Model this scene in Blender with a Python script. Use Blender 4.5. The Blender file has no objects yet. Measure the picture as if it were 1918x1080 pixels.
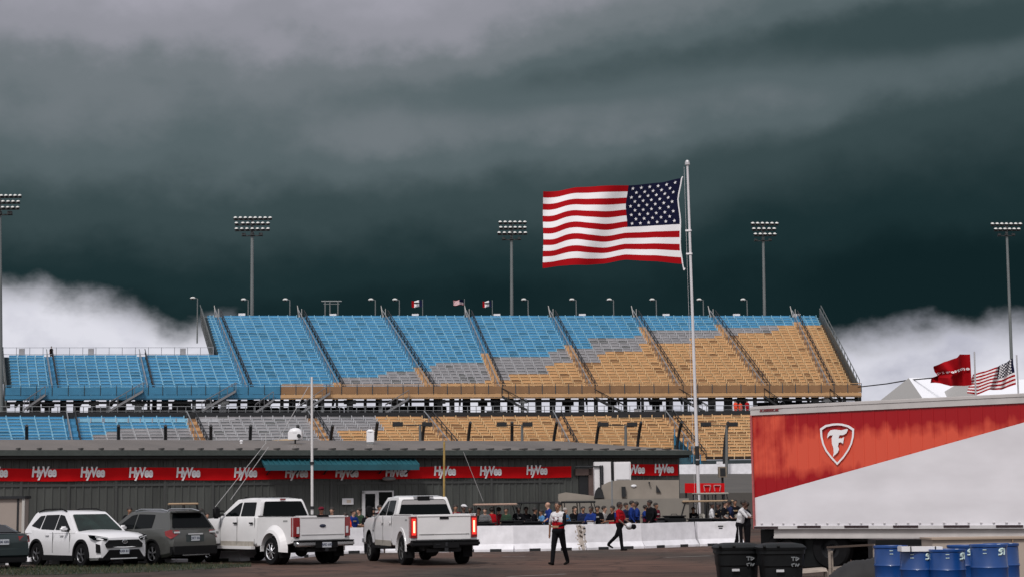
import bpy, bmesh, math, random
import numpy as np
from mathutils import Vector, Matrix
random.seed(7)
PI = math.pi
S = bpy.context.scene
COL = S.collection
# ------------------------------------------------------------------ camera
F = 3200.0; CX = 959.0; CY = 540.0; CAMZ = 1.75
pit = math.atan(400.0 / F); rol = math.radians(0.75)
fwd = Vector((0, math.cos(pit), math.sin(pit)))
r0 = Vector((1, 0, 0)); u0 = Vector((0, -math.sin(pit), math.cos(pit)))
rgt = r0 * math.cos(rol) - u0 * math.sin(rol)
upv = u0 * math.cos(rol) + r0 * math.sin(rol)
cam = bpy.data.cameras.new('camera'); camo = bpy.data.objects.new('camera', cam); COL.objects.link(camo)
cam.sensor_fit = 'HORIZONTAL'; cam.sensor_width = 36.0; cam.lens = F / 1918 * 36
cam.clip_start = 0.5; cam.clip_end = 6000
m = Matrix((rgt, upv, -fwd)).transposed().to_4x4(); m.translation = (0, 0, CAMZ)
camo.matrix_world = m
S.camera = camo
# ------------------------------------------------------------------ view + world + sun
S.view_settings.view_transform = 'Standard'; S.view_settings.look = 'None'
S.view_settings.exposure = 0; S.view_settings.gamma = 1
SUN_EL = math.radians(50); SUN_AZ = math.radians(200)     # behind the camera, a little left
W = bpy.data.worlds.new('World'); S.world = W; W.use_nodes = True
nt = W.node_tree; N = nt.nodes; L = nt.links
for n in list(N): N.remove(n)
def nd(t, **k):
    n = N.new(t)
    for a, b in k.items(): setattr(n, a, b)
    return n
def mth(op, a, b=None, c=None, clamp=False):
    n = N.new('ShaderNodeMath'); n.operation = op; n.use_clamp = clamp
    for i, v in enumerate((a, b, c)):
        if v is None: continue
        if isinstance(v, (int, float)): n.inputs[i].default_value = v
        else: L.new(v, n.inputs[i])
    return n.outputs[0]
def sstep(v, a, b, o0=0.0, o1=1.0):
    n = N.new('ShaderNodeMapRange'); n.interpolation_type = 'SMOOTHSTEP'
    L.new(v, n.inputs[0])
    n.inputs[1].default_value = a; n.inputs[2].default_value = b
    n.inputs[3].default_value = o0; n.inputs[4].default_value = o1
    return n.outputs[0]
def wnoise(vec, sc, det, rough, stretch=(1, 1, 1), off=(0, 0, 0)):
    mp = N.new('ShaderNodeMapping'); L.new(vec, mp.inputs[0])
    mp.inputs['Scale'].default_value = stretch; mp.inputs['Location'].default_value = off
    n = N.new('ShaderNodeTexNoise'); L.new(mp.outputs[0], n.inputs['Vector'])
    n.inputs['Scale'].default_value = sc; n.inputs['Detail'].default_value = det; n.inputs['Roughness'].default_value = rough
    return n.outputs['Fac']
def s2l(c):
    c = c / 255.0
    return c / 12.92 if c <= 0.04045 else ((c + 0.055) / 1.055) ** 2.4
def rgb(r, g, b): return (s2l(r), s2l(g), s2l(b), 1)
tc = nd('ShaderNodeTexCoord').outputs['Generated']
sep = nd('ShaderNodeSeparateXYZ'); L.new(tc, sep.inputs[0])
X, Y, Z = sep.outputs
az = mth('MULTIPLY', mth('ARCTAN2', X, Y), F)             # azimuth and elevation on the sky sphere, in units of 1/3200 rad
el = mth('MULTIPLY', mth('ARCSINE', Z), F)
n1 = wnoise(tc, 5.5, 3, .5, (1, 1, 1.7), (3.1, .4, 1.7))
n2 = wnoise(tc, 15.0, 5, .55, (1, 1, 1.5), (0.3, 5.4, 2.7))
n3 = wnoise(tc, 34.0, 5, .55, (1, 1, 1.4), (1.3, 2.4, 7.7))
c1 = mth('SUBTRACT', n1, .5); c2 = mth('SUBTRACT', n2, .5); c3 = mth('SUBTRACT', n3, .5)
elw = mth('ADD', el, mth('ADD', mth('MULTIPLY', c1, 150), mth('MULTIPLY', c2, 70)))
# brightness of the storm deck against height, falling to the right
t = mth('ADD', mth('ADD', mth('MULTIPLY', sstep(elw, 370, 580), .26), mth('MULTIPLY', sstep(elw, 480, 740), .26)), mth('MULTIPLY', sstep(elw, 700, 1020), .46))
azr = sstep(az, -620, 900)
t = mth('SUBTRACT', t, mth('MULTIPLY', azr, mth('MULTIPLY', t, .42)))
def band(v0, slope, wid, a0=None, a1=None):
    d = mth('SUBTRACT', mth('SUBTRACT', elw, v0), mth('MULTIPLY', az, slope))
    g = mth('EXPONENT', mth('MULTIPLY', mth('POWER', mth('ABSOLUTE', mth('DIVIDE', d, wid)), 2.0), -1))
    if a0 is not None: g = mth('MULTIPLY', g, sstep(az, a0, a1))
    return g
t = mth('ADD', t, mth('MULTIPLY', band(690, .10, 62, -620, -150), .15))
t = mth('SUBTRACT', t, mth('MULTIPLY', band(800, .06, 52, -420, 50), .13))
t = mth('ADD', mth('SUBTRACT', t, mth('MULTIPLY', sstep(az, 400, 900), .08)), .035)
t = mth('ADD', t, mth('MULTIPLY', c2, mth('ADD', mth('MULTIPLY', t, .26), .05)))
t = mth('ADD', t, mth('MULTIPLY', c3, mth('ADD', mth('MULTIPLY', t, .10), .03)), None, True)
cr = nd('ShaderNodeValToRGB'); L.new(t, cr.inputs[0])
cr.color_ramp.interpolation = 'EASE'
el_ = cr.color_ramp.elements
el_[0].position = 0; el_[0].color = rgb(17, 35, 38)
el_[1].position = 1; el_[1].color = rgb(163, 162, 173)
for p, c in ((.10, (29, 48, 51)), (.30, (58, 74, 77)), (.48, (88, 101, 105)), (.64, (112, 120, 125)), (.80, (145, 146, 155))):
    e = el_.new(p); e.color = rgb(*c)
# bright band of clear air under the deck
edge = mth('SUBTRACT', mth('ADD', sstep(az, -870, -600, 402, 338), mth('MULTIPLY', sstep(az, 500, 900), 22)), mth('MULTIPLY', sstep(az, -560, -380), 55))
ew = mth('ADD', el, mth('ADD', mth('MULTIPLY', c2, 90), mth('MULTIPLY', c3, 80)))
dlt = mth('SUBTRACT', ew, edge)
bm_ = sstep(dlt, -48, 34, 1.0, 0.0)
low = nd('ShaderNodeValToRGB'); L.new(mth('ADD', n2, mth('MULTIPLY', c3, .6)), low.inputs[0])
low.color_ramp.elements[0].position = .25; low.color_ramp.elements[0].color = rgb(186, 187, 200)
low.color_ramp.elements[1].position = .62; low.color_ramp.elements[1].color = rgb(222, 222, 231)
mx = nd('ShaderNodeMix', data_type='RGBA'); L.new(bm_, mx.inputs[0]); L.new(cr.outputs[0], mx.inputs[6]); L.new(low.outputs[0], mx.inputs[7])
# the sky behind and above the camera is not covered by the storm front
front = mth('MULTIPLY', sstep(Y, .05, .75), sstep(el, 1100, 2400, 1.0, 0.0))
sky = nd('ShaderNodeTexSky'); sky.sky_type = 'NISHITA'; sky.sun_disc = False
sky.sun_elevation = SUN_EL; sky.sun_rotation = SUN_AZ
sky.air_density = 1.0; sky.dust_density = 3.0
skm = nd('ShaderNodeMix', data_type='RGBA'); skm.blend_type = 'MULTIPLY'; skm.inputs[0].default_value = 1
L.new(sky.outputs[0], skm.inputs[6]); skm.inputs[7].default_value = (.07, .07, .07, 1)
gry = nd('ShaderNodeMix', data_type='RGBA'); gry.inputs[0].default_value = .72
L.new(skm.outputs[2], gry.inputs[6]); gry.inputs[7].default_value = (.78, .77, .80, 1)
fm = nd('ShaderNodeMix', data_type='RGBA'); L.new(front, fm.inputs[0]); L.new(gry.outputs[2], fm.inputs[6]); L.new(mx.outputs[2], fm.inputs[7])
bg = nd('ShaderNodeBackground'); L.new(fm.outputs[2], bg.inputs[0]); bg.inputs[1].default_value = 1.0
wo = nd('ShaderNodeOutputWorld'); L.new(bg.outputs[0], wo.inputs[0])
sl = bpy.data.lights.new('sun', 'SUN'); sl.energy = 2.3; sl.angle = math.radians(12); sl.color = (1, .97, .94)
so = bpy.data.objects.new('sun', sl); COL.objects.link(so)
sd = Vector((math.sin(SUN_AZ) * math.cos(SUN_EL), math.cos(SUN_AZ) * math.cos(SUN_EL), math.sin(SUN_EL)))
so.rotation_euler = (-sd).to_track_quat('-Z', 'Y').to_euler(); so.location = (-20, -40, 80)
# ------------------------------------------------------------------ pixel rays (photo pixels, 1918 wide)
def ray(px, py): return fwd + rgt * ((px - CX) / F) + upv * ((CY - py) / F)
def P(px, py, D):
    d = ray(px, py); d = d * (D / d.y); return Vector((d.x, d.y, d.z + CAMZ))
def ZP(px, py, z):
    d = ray(px, py); d = d * ((z - CAMZ) / d.z); return Vector((d.x, d.y, z))
def G(px, py): return ZP(px, py, 0)
# ------------------------------------------------------------------ materials
MATS = {}
def mat(name, col, rough=.6, metal=0, var=.0, vs=6.0, bump=0, bs=40, spec=.5, emit=0, stretch=None, coat=0):
    if name in MATS: return MATS[name]
    m = bpy.data.materials.new(name); m.use_nodes = True; t = m.node_tree; b = t.nodes['Principled BSDF']
    c = rgb(*col) if max(col) > 1 else (*col, 1)
    b.inputs['Base Color'].default_value = c; b.inputs['Roughness'].default_value = rough
    b.inputs['Metallic'].default_value = metal; b.inputs['Specular IOR Level'].default_value = spec
    if coat: b.inputs['Coat Weight'].default_value = coat; b.inputs['Coat Roughness'].default_value = .08
    if emit: b.inputs['Emission Color'].default_value = c; b.inputs['Emission Strength'].default_value = emit
    tcn = t.nodes.new('ShaderNodeTexCoord'); vec = tcn.outputs['Object']
    if stretch:
        mp = t.nodes.new('ShaderNodeMapping'); mp.inputs['Scale'].default_value = stretch
        t.links.new(vec, mp.inputs[0]); vec = mp.outputs[0]
    if var:
        n = t.nodes.new('ShaderNodeTexNoise'); n.inputs['Scale'].default_value = vs; n.inputs['Detail'].default_value = 5
        n.inputs['Roughness'].default_value = .6
        t.links.new(vec, n.inputs['Vector'])
        r = t.nodes.new('ShaderNodeValToRGB'); t.links.new(n.outputs['Fac'], r.inputs[0])
        r.color_ramp.elements[0].position = .3; r.color_ramp.elements[1].position = .7
        r.color_ramp.elements[0].color = (c[0] * (1 - var), c[1] * (1 - var), c[2] * (1 - var), 1)
        r.color_ramp.elements[1].color = (min(1, c[0] * (1 + var * .5)), min(1, c[1] * (1 + var * .5)), min(1, c[2] * (1 + var * .5)), 1)
        t.links.new(r.outputs[0], b.inputs['Base Color'])
    if bump:
        n = t.nodes.new('ShaderNodeTexNoise'); n.inputs['Scale'].default_value = bs; n.inputs['Detail'].default_value = 3
        t.links.new(vec, n.inputs['Vector'])
        bp = t.nodes.new('ShaderNodeBump'); bp.inputs['Strength'].default_value = bump; bp.inputs['Distance'].default_value = .02
        t.links.new(n.outputs['Fac'], bp.inputs['Height']); t.links.new(bp.outputs[0], b.inputs['Normal'])
    MATS[name] = m; return m
# ------------------------------------------------------------------ mesh builder
class MB:
    def __init__(s): s.v = []; s.f = []; s.m = []; s.sm = []
    def add(s, vs, fs, mi=0, smooth=False):
        o = len(s.v); s.v += [tuple(v) for v in vs]
        for f in fs: s.f.append([i + o for i in f]); s.m.append(mi); s.sm.append(smooth)
        return s
    def hexa(s, p, mi=0):       # 8 points: bottom ring 0-3, top ring 4-7
        return s.add(p, [(3, 2, 1, 0), (4, 5, 6, 7), (0, 1, 5, 4), (1, 2, 6, 5), (2, 3, 7, 6), (3, 0, 4, 7)], mi)
    def box(s, c, d, mi=0, rz=0, M=None):
        x, y, z = d[0] / 2, d[1] / 2, d[2] / 2
        p = [Vector(q) for q in ((-x, -y, -z), (x, -y, -z), (x, y, -z), (-x, y, -z), (-x, -y, z), (x, -y, z), (x, y, z), (-x, y, z))]
        if M is not None: p = [M @ q for q in p]
        elif rz: R = Matrix.Rotation(rz, 3, 'Z'); p = [R @ q for q in p]
        c = Vector(c); return s.hexa([q + c for q in p], mi)
    def bb(s, x0, x1, y0, y1, z0, z1, mi=0):
        return s.box(((x0 + x1) / 2, (y0 + y1) / 2, (z0 + z1) / 2), (abs(x1 - x0), abs(y1 - y0), abs(z1 - z0)), mi)
    def tube(s, a, b, r0, r1=None, n=10, mi=0, cap=True, smooth=True):
        a = Vector(a); b = Vector(b); r1 = r0 if r1 is None else r1
        d = (b - a).normalized(); q = d.to_track_quat('Z', 'Y')
        vs = []
        for p, r in ((a, r0), (b, r1)):
            for i in range(n):
                t = 2 * PI * i / n; vs.append(p + q @ Vector((r * math.cos(t), r * math.sin(t), 0)))
        s.add(vs, [(i, (i + 1) % n, n + (i + 1) % n, n + i) for i in range(n)], mi, smooth)
        if cap: s.add(vs[:n], [tuple(range(n))[::-1]], mi); s.add(vs[n:], [tuple(range(n))], mi)
        return s
    def path(s, pts, r, n=6, mi=0):
        for a, b in zip(pts[:-1], pts[1:]): s.tube(a, b, r, r, n, mi)
        return s
    def lathe(s, prof, c=(0, 0, 0), n=24, mi=0, axis='Z', smooth=True):
        vs = []; k = len(prof); c = Vector(c)
        for i in range(n):
            t = 2 * PI * i / n
            for r, h in prof:
                if axis == 'Z': q = (r * math.cos(t), r * math.sin(t), h)
                elif axis == 'Y': q = (r * math.cos(t), h, r * math.sin(t))
                else: q = (h, r * math.cos(t), r * math.sin(t))
                vs.append(c + Vector(q))
        fs = []
        for i in range(n):
            j = (i + 1) % n
            for a in range(k - 1): fs.append((i * k + a, j * k + a, j * k + a + 1, i * k + a + 1))
        return s.add(vs, fs, mi, smooth)
    def ell(s, c, r, n=12, mi=0, M=None):
        c = Vector(c); vs = []; h = n // 2
        for j in range(h + 1):
            ph = PI * j / h
            for i in range(n):
                t = 2 * PI * i / n
                q = Vector((r[0] * math.sin(ph) * math.cos(t), r[1] * math.sin(ph) * math.sin(t), r[2] * math.cos(ph)))
                if M is not None: q = M @ q
                vs.append(c + q)
        fs = []
        for j in range(h):
            for i in range(n): fs.append((j * n + i, (j + 1) * n + i, (j + 1) * n + (i + 1) % n, j * n + (i + 1) % n))
        return s.add(vs, fs, mi, True)
    def prism(s, poly, off, mi=0):  # poly: list of 3D points, off: vector
        off = Vector(off); n = len(poly); a = [Vector(p) for p in poly]; b = [p + off for p in a]
        s.add(a + b, [tuple(range(n))[::-1], tuple(range(n, 2 * n))] + [(i, (i + 1) % n, n + (i + 1) % n, n + i) for i in range(n)], mi)
        return s
    def build(s, name, mats, parent=None, world=False, sharp=35, fixn=True):
        me = bpy.data.meshes.new(name)
        vs = np.array(s.v, dtype=float).reshape(-1, 3)
        if world and parent is not None: vs = vs - np.array(parent.location)
        c = (vs.min(0) + vs.max(0)) / 2 if parent is not None or True else np.zeros(3)
        if parent is None: c[2] = vs[:, 2].min()
        vs = vs - c
        me.from_pydata(vs.tolist(), [], s.f)
        if not isinstance(mats, (list, tuple)): mats = [mats]
        for q in mats: me.materials.append(q)
        me.polygons.foreach_set('material_index', s.m); me.polygons.foreach_set('use_smooth', s.sm)
        if fixn:
            b = bmesh.new(); b.from_mesh(me); bmesh.ops.recalc_face_normals(b, faces=b.faces); b.to_mesh(me); b.free()
        if any(s.sm): me.set_sharp_from_angle(angle=math.radians(sharp))
        me.update()
        o = bpy.data.objects.new(name, me); COL.objects.link(o); o.location = c
        if parent is not None: o.parent = parent
        return o
def tag(o, label=None, cat=None, group=None, kind=None):
    if label: o['label'] = label
    if cat: o['category'] = cat
    if group: o['group'] = group
    if kind: o['kind'] = kind
    return o
def thing(name, label, cat, loc=(0, 0, 0), rz=0, group=None):
    o = bpy.data.objects.new(name, None); COL.objects.link(o); o.location = loc; o.rotation_euler = (0, 0, rz)
    o.empty_display_size = .3
    return tag(o, label, cat, group)
def baked(o_src, name, mods, mats, parent=None):
    """apply modifiers of a temporary object and keep the result as one mesh"""
    dg = bpy.context.evaluated_depsgraph_get(); dg.update()
    me = bpy.data.meshes.new_from_object(o_src.evaluated_get(dg), preserve_all_data_layers=True, depsgraph=dg)
    return me
def copy_tree(o, parent=None):
    c = o.copy(); COL.objects.link(c); c.parent = parent
    if parent is not None: c.matrix_parent_inverse = o.matrix_parent_inverse.copy()
    for ch in [q for q in o.children]: copy_tree(ch, c)
    return c
def text_mesh(body, size, ext=.004, off=0.0, shear=0.0, xs=1.0, align='CENTER', space=1.0):
    cu = bpy.data.curves.new('t', 'FONT'); cu.body = body; cu.size = size; cu.extrude = ext; cu.offset = off; cu.shear = shear
    cu.align_x = align; cu.align_y = 'CENTER'; cu.resolution_u = 3; cu.space_character = space
    o = bpy.data.objects.new('t', cu); COL.objects.link(o)
    dg = bpy.context.evaluated_depsgraph_get(); dg.update()
    me = bpy.data.meshes.new_from_object(o.evaluated_get(dg))
    V = [Vector((v.co.x * xs, v.co.y, v.co.z)) for v in me.vertices]; Fc = [tuple(p.vertices) for p in me.polygons]
    bpy.data.objects.remove(o); bpy.data.meshes.remove(me); bpy.data.curves.remove(cu)
    return V, Fc
def letters(mb, body, size, origin, ux, uz, nrm, mi=0, **k):
    """text laid on a plane: ux reading direction, uz up, nrm outward"""
    V, Fc = text_mesh(body, size, **k); o = Vector(origin)
    mb.add([o + ux * v.x + uz * v.y + nrm * v.z for v in V], Fc, mi); return mb
# shared materials
M_blk = mat('black rubber', (.008, .008, .009), .85, var=.3, spec=.12)
M_dark = mat('dark steel', (.022, .023, .026), .6, var=.3, spec=.25)
M_chrome = mat('bright metal', (.55, .56, .58), .25, .9)
M_glass = mat('tinted glass', (.002, .003, .0035), .12, spec=.10)
M_glassg = mat('greenish glass', (.011, .024, .021), .10, spec=.22, var=.7, vs=2.5)
M_white = mat('white paint', (.74, .73, .75), .35, var=.06, vs=3)
M_concw = mat('whitewashed concrete', (.76, .745, .78), .8, var=.16, vs=2.2, bump=.3, bs=30)
M_plastic = mat('black plastic', (.006, .007, .008), .5, var=.2, spec=.22)
# ================================================================== the setting
def gmat():
    m = bpy.data.materials.new('wet brown asphalt'); m.use_nodes = True; t = m.node_tree; b = t.nodes['Principled BSDF']
    tcn = t.nodes.new('ShaderNodeTexCoord'); v = tcn.outputs['Object']
    def noi(s, d, st):
        mp = t.nodes.new('ShaderNodeMapping'); mp.inputs['Scale'].default_value = st; t.links.new(v, mp.inputs[0])
        n = t.nodes.new('ShaderNodeTexNoise'); n.inputs['Scale'].default_value = s; n.inputs['Detail'].default_value = d
        t.links.new(mp.outputs[0], n.inputs['Vector']); return n.outputs['Fac']
    a = noi(.22, 5, (1, .5, 1)); c = noi(1.3, 6, (.5, 1, 1)); g = noi(60, 3, (1, 1, 1))
    r = t.nodes.new('ShaderNodeValToRGB'); t.links.new(a, r.inputs[0])
    r.color_ramp.elements[0].position = .35; r.color_ramp.elements[0].color = (.058, .043, .035, 1)
    r.color_ramp.elements[1].position = .62; r.color_ramp.elements[1].color = (.100, .055, .041, 1)
    r2 = t.nodes.new('ShaderNodeValToRGB'); t.links.new(c, r2.inputs[0])
    r2.color_ramp.elements[0].position = .3; r2.color_ramp.elements[0].color = (.6, .6, .6, 1)
    r2.color_ramp.elements[1].position = .75; r2.color_ramp.elements[1].color = (1.3, 1.3, 1.3, 1)
    mx = t.nodes.new('ShaderNodeMix'); mx.data_type = 'RGBA'; mx.blend_type = 'MULTIPLY'; mx.inputs[0].default_value = 1
    t.links.new(r.outputs[0], mx.inputs[6]); t.links.new(r2.outputs[0], mx.inputs[7])
    # cracks and repair patches
    vo = t.nodes.new('ShaderNodeTexVoronoi'); vo.feature = 'DISTANCE_TO_EDGE'; vo.inputs['Scale'].default_value = .35
    wv = t.nodes.new('ShaderNodeVectorMath'); wv.operation = 'ADD'; nn = t.nodes.new('ShaderNodeTexNoise'); nn.inputs['Scale'].default_value = 1.5; t.links.new(v, nn.inputs['Vector']); t.links.new(v, wv.inputs[0]); t.links.new(nn.outputs['Color'], wv.inputs[1]); t.links.new(wv.outputs[0], vo.inputs['Vector'])
    cr_ = t.nodes.new('ShaderNodeMapRange'); t.links.new(vo.outputs['Distance'], cr_.inputs[0]); cr_.inputs[1].default_value = .0; cr_.inputs[2].default_value = .035; cr_.inputs[3].default_value = .35; cr_.inputs[4].default_value = 1
    vp = t.nodes.new('ShaderNodeTexVoronoi'); vp.inputs['Scale'].default_value = .16; t.links.new(wv.outputs[0], vp.inputs['Vector'])
    pr = t.nodes.new('ShaderNodeMapRange'); sc_ = t.nodes.new('ShaderNodeSeparateColor'); t.links.new(vp.outputs['Color'], sc_.inputs[0]); t.links.new(sc_.outputs[0], pr.inputs[0]); pr.inputs[3].default_value = .72; pr.inputs[4].default_value = 1.2
    m2 = t.nodes.new('ShaderNodeMath'); m2.operation = 'MULTIPLY'; t.links.new(cr_.outputs[0], m2.inputs[0]); t.links.new(pr.outputs[0], m2.inputs[1])
    vs_ = t.nodes.new('ShaderNodeVectorMath'); vs_.operation = 'SCALE'; t.links.new(mx.outputs[2], vs_.inputs[0]); t.links.new(m2.outputs[0], vs_.inputs['Scale'])
    t.links.new(vs_.outputs[0], b.inputs['Base Color'])
    b.inputs['Roughness'].default_value = .85; b.inputs['Specular IOR Level'].default_value = .25
    bp = t.nodes.new('ShaderNodeBump'); bp.inputs['Strength'].default_value = .5; bp.inputs['Distance'].default_value = .01
    t.links.new(g, bp.inputs['Height']); t.links.new(bp.outputs[0], b.inputs['Normal'])
    return m
g = MB(); g.add([(-1500, -60, 0), (1500, -60, 0), (1500, 3000, 0), (-1500, 3000, 0)], [(0, 1, 2, 3)])
go = g.build('ground', gmat()); tag(go, kind='structure')
# painted / worn streaks on the asphalt
M_line = mat('worn pale paint', (.20, .18, .17), .8, var=.4, vs=3)
for nm, (xa, ya, xb, yb, w) in {'a': (950, 1079, 1060, 1074, .10), 'b': (940, 1041, 985, 1041, .10), 'c': (1245, 1043, 1330, 1040, .12), 'd': (870, 1040, 905, 1040, .09)}.items():
    a = G(xa, ya); b = G(xb, yb); d = (b - a).normalized(); n = Vector((-d.y, d.x, 0)) * w
    k = MB(); n0 = 14; vs = []
    for i in range(n0 + 1):
        q = a.lerp(b, i / n0); j = 1 + random.uniform(-.35, .35); vs += [q - n * j, q + n * j]
    k.add([(p.x, p.y, .004) for p in vs], [(2 * i, 2 * i + 2, 2 * i + 3, 2 * i + 1) for i in range(n0)])
    tag(k.build('painted_line', M_line), kind='structure')
# banked track beyond the pit road
M_track = mat('track asphalt', (.075, .068, .062), .9, var=.25, vs=.3)
k = MB(); a = P(-400, 935, 105); b = P(2300, 915, 105); c = P(2300, 888 - 13, 186); d = P(-400, 897, 170)
k.add([a, b, c, d], [(0, 1, 2, 3)]); k.add([Vector((a.x, a.y, 0)), Vector((b.x, b.y, 0)), b, a], [(0, 1, 2, 3)])
k.add([d, c, Vector((c.x + 20, c.y + 45, 4.2)), Vector((d.x, d.y + 45, 4.2))], [(0, 1, 2, 3)])
tag(k.build('race_track', M_track), kind='structure')
# grass strip under the parked cars
M_gr = mat('grass green', (.018, .024, .011), .9, var=.4, vs=2)
gpts = [(-60, 1062), (-60, 1077), (120, 1075), (260, 1071), (400, 1064), (470, 1060), (470, 1055), (300, 1057), (150, 1059)]
k = MB(); gp = [G(*p) for p in gpts]; k.add([(p.x, p.y, .008) for p in gp], [tuple(range(len(gp)))])
tag(k.build('grass_verge', M_gr), kind='structure')
def inpoly(x, y, pl):
    r = False; j = len(pl) - 1
    for i in range(len(pl)):
        if (pl[i][1] > y) != (pl[j][1] > y) and x < (pl[j][0] - pl[i][0]) * (y - pl[i][1]) / (pl[j][1] - pl[i][1]) + pl[i][0]: r = not r
        j = i
    return r
k = MB(); cnt = 0
while cnt < 5200:
    px = random.uniform(-60, 470); py = random.uniform(1055, 1078)
    if not inpoly(px, py + random.gauss(0, .8), gpts): continue
    p = G(px, py); h = random.uniform(.03, .11); t = random.uniform(0, PI); w = .012
    dx, dy = math.cos(t) * w, math.sin(t) * w; l = random.uniform(-.04, .04)
    k.add([(p.x - dx, p.y - dy, 0), (p.x + dx, p.y + dy, 0), (p.x + l, p.y + l, h)], [(0, 1, 2)], random.choice((0, 0, 1))); cnt += 1
tag(k.build('grass', [mat('blade green', (.022, .036, .012), .8), mat('blade straw', (.075, .062, .032), .8)], fixn=False), 'short rough grass along the strip under the parked cars', 'grass', kind='stuff')

# ================================================================== grandstands
def cmat(n, c, r=.5, v=.18, vs=.8): return mat(n, c, r, var=v, vs=vs)
BLUE = cmat('seat blue', (.05, .235, .42), v=.12); BLUEL = cmat('seat blue light', (.25, .52, .69)); BLUED = cmat('seat blue deep', (.03, .17, .30))
GRY = cmat('seat grey', (.27, .26, .27)); GRYL = cmat('seat grey light', (.45, .45, .47)); GRYD = cmat('seat grey deep', (.15, .15, .15))
ORA = cmat('seat tan', (.50, .29, .135)); ORAL = cmat('seat tan light', (.72, .48, .25)); ORAD = cmat('seat tan deep', (.24, .125, .055))
TREAD = cmat('stand tread', (.04, .07, .09)); TREADO = cmat('stand tread tan', (.11, .065, .035))
STEEL = mat('galvanised steel', (.24, .25, .26), .5, .3, var=.2)
COLS = [BLUE, BLUEL, GRY, GRYL, ORA, ORAL, TREAD, TREADO, BLUED, GRYD, ORAD]
def steps(tab, x, dflt):
    for a, b, y in tab:
        if a <= x < b: return y
    return dflt
# picture heights (photo pixels) where the seat colours change, as a function of picture column
UB = [(0, 525, 999), (525, 640, 720), (640, 716, 707), (716, 771, 693), (771, 812, 692), (812, 905, 680), (905, 1035, 666), (1035, 1056, 652), (1056, 1106, 650), (1106, 1195, 631), (1195, 1340, 616), (1340, 1424, 611), (1424, 1490, 606), (1490, 1700, 607)]
UO = [(0, 525, 999), (525, 640, 734), (640, 812, 729), (812, 830, 728), (830, 910, 716), (910, 952, 713), (952, 1030, 700), (1030, 1062, 677), (1062, 1127, 676), (1127, 1205, 658), (1205, 1290, 641), (1290, 1345, 631), (1345, 1382, 629), (1382, 1452, 623), (1452, 1700, 608)]
def proj(p):
    d = Vector(p) - Vector((0, 0, CAMZ)); z = d.dot(fwd); return CX + F * d.dot(rgt) / z, CY - F * d.dot(upv) / z
def upcol(px, py):
    if py < steps(UB, px, 999): return 0
    if py < steps(UO, px, 999): return 2
    return 4
def locol(px, py):
    if px < 150: return 0
    if px < 360: return 0 if (py < 800 or px < 175) else (2 if px > 175 + (815 - py) * 5 else 0)
    if px < 585: return 2
    if px < 640: return 2
    if px < 715: return 2 if py < 803 else 4
    return 4
def stand(parent, lines, nrows, rowrange, ncols, colf, rise, fas=None, nm='upper'):
    """lines: (bottom point, top point) at each aisle"""
    def at(i, k): b, t = lines[i]; return b.lerp(t, k / nrows)
    for s in range(len(lines) - 1):
        k0, k1 = rowrange[s]
        nc = ncols[s]
        tr = MB(); se = MB()
        for k in range(k0, k1):
            A = at(s, k); B = at(s + 1, k); A2 = at(s, k + 1); B2 = at(s + 1, k + 1)
            u = (B - A); ln = u.length; ud = u / ln; n = Vector((-ud.y, ud.x, 0)); up = Vector((0, 0, 1))
            m0 = proj((A + B) / 2); tc_ = 7 if colf(*m0) == 4 else 6
            A2f = Vector((A2.x, A2.y, A.z)); B2f = Vector((B2.x, B2.y, B.z))
            tr.add([A, B, B2f, A2f, A2, B2], [(0, 1, 2, 3), (3, 2, 5, 4)], tc_)
            aw = .55; w = (ln - 2 * aw) / nc; dep = (A2 - A).dot(n)
            for c in range(nc):
                p0 = A + ud * (aw + c * w + .03); p1 = A + ud * (aw + (c + 1) * w - .03)
                q = proj((p0 + p1) / 2 + up * .5); cc = colf(*q)
                jit = lambda: random.uniform(-.012, .012)
                if random.random() < .0 : continue
                def bx(f0, f1, z0, z1, mi, a=p0, b=p1):
                    se.hexa([a + n * f0 + up * z0, b + n * f0 + up * z0, b + n * f1 + up * z0, a + n * f1 + up * z0, a + n * f0 + up * z1, b + n * f0 + up * z1, b + n * f1 + up * z1, a + n * f1 + up * z1], mi)
                dk = {0: 8, 2: 9, 4: 10}[cc]
                bx(dep * .42, dep * .78, .34 + jit(), .40, cc + 1)          # bench plank, edge highlight put into the paler seat colour
                bx(dep * .80, dep * .86, .40, .40 + rise * .62, cc if random.random() > .10 else dk)  # back board
                # pale end bracket
                bx(dep * .36, dep * .42, .05, .72, cc + 1, p1 - ud * .03, p1 + ud * .07)
        o = tr.build('seating_section', COLS, parent, world=True, fixn=False)
        q = se.build('seat_row_bank', COLS, o, fixn=False)
        # seats are in world numbers: put them back where the section's own origin expects them
        q.location = Vector(q.location) - (Vector(parent.location) + Vector(o.location))
    # aisles with hand rails
    return at
zt, zb = 27.4, 15.0
upl = [(-1, 12), (77, 100), (245, 279), (378, 421), (405, 465), (561, 639), (718, 810), (875, 938), (1032, 1111), (1188, 1275), (1332, 1436), (1486, 1556), (1535, 1607)]
def yb(x): return 741.5 - 6.0 * x / 1607
ULN = [(ZP(b, yb(b), zb), ZP(t, 594, zt)) for t, b in upl]
NR = 28
base = P(800, 742, 210); base.z = 0
US = thing('grandstand', 'huge upper grandstand with blue seats fading through grey to tan, raised on dark steelwork', 'grandstand', base)
rr = [(0, 13), (0, 13), (0, 13), (13, NR)] + [(0, NR)] * 8
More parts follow.
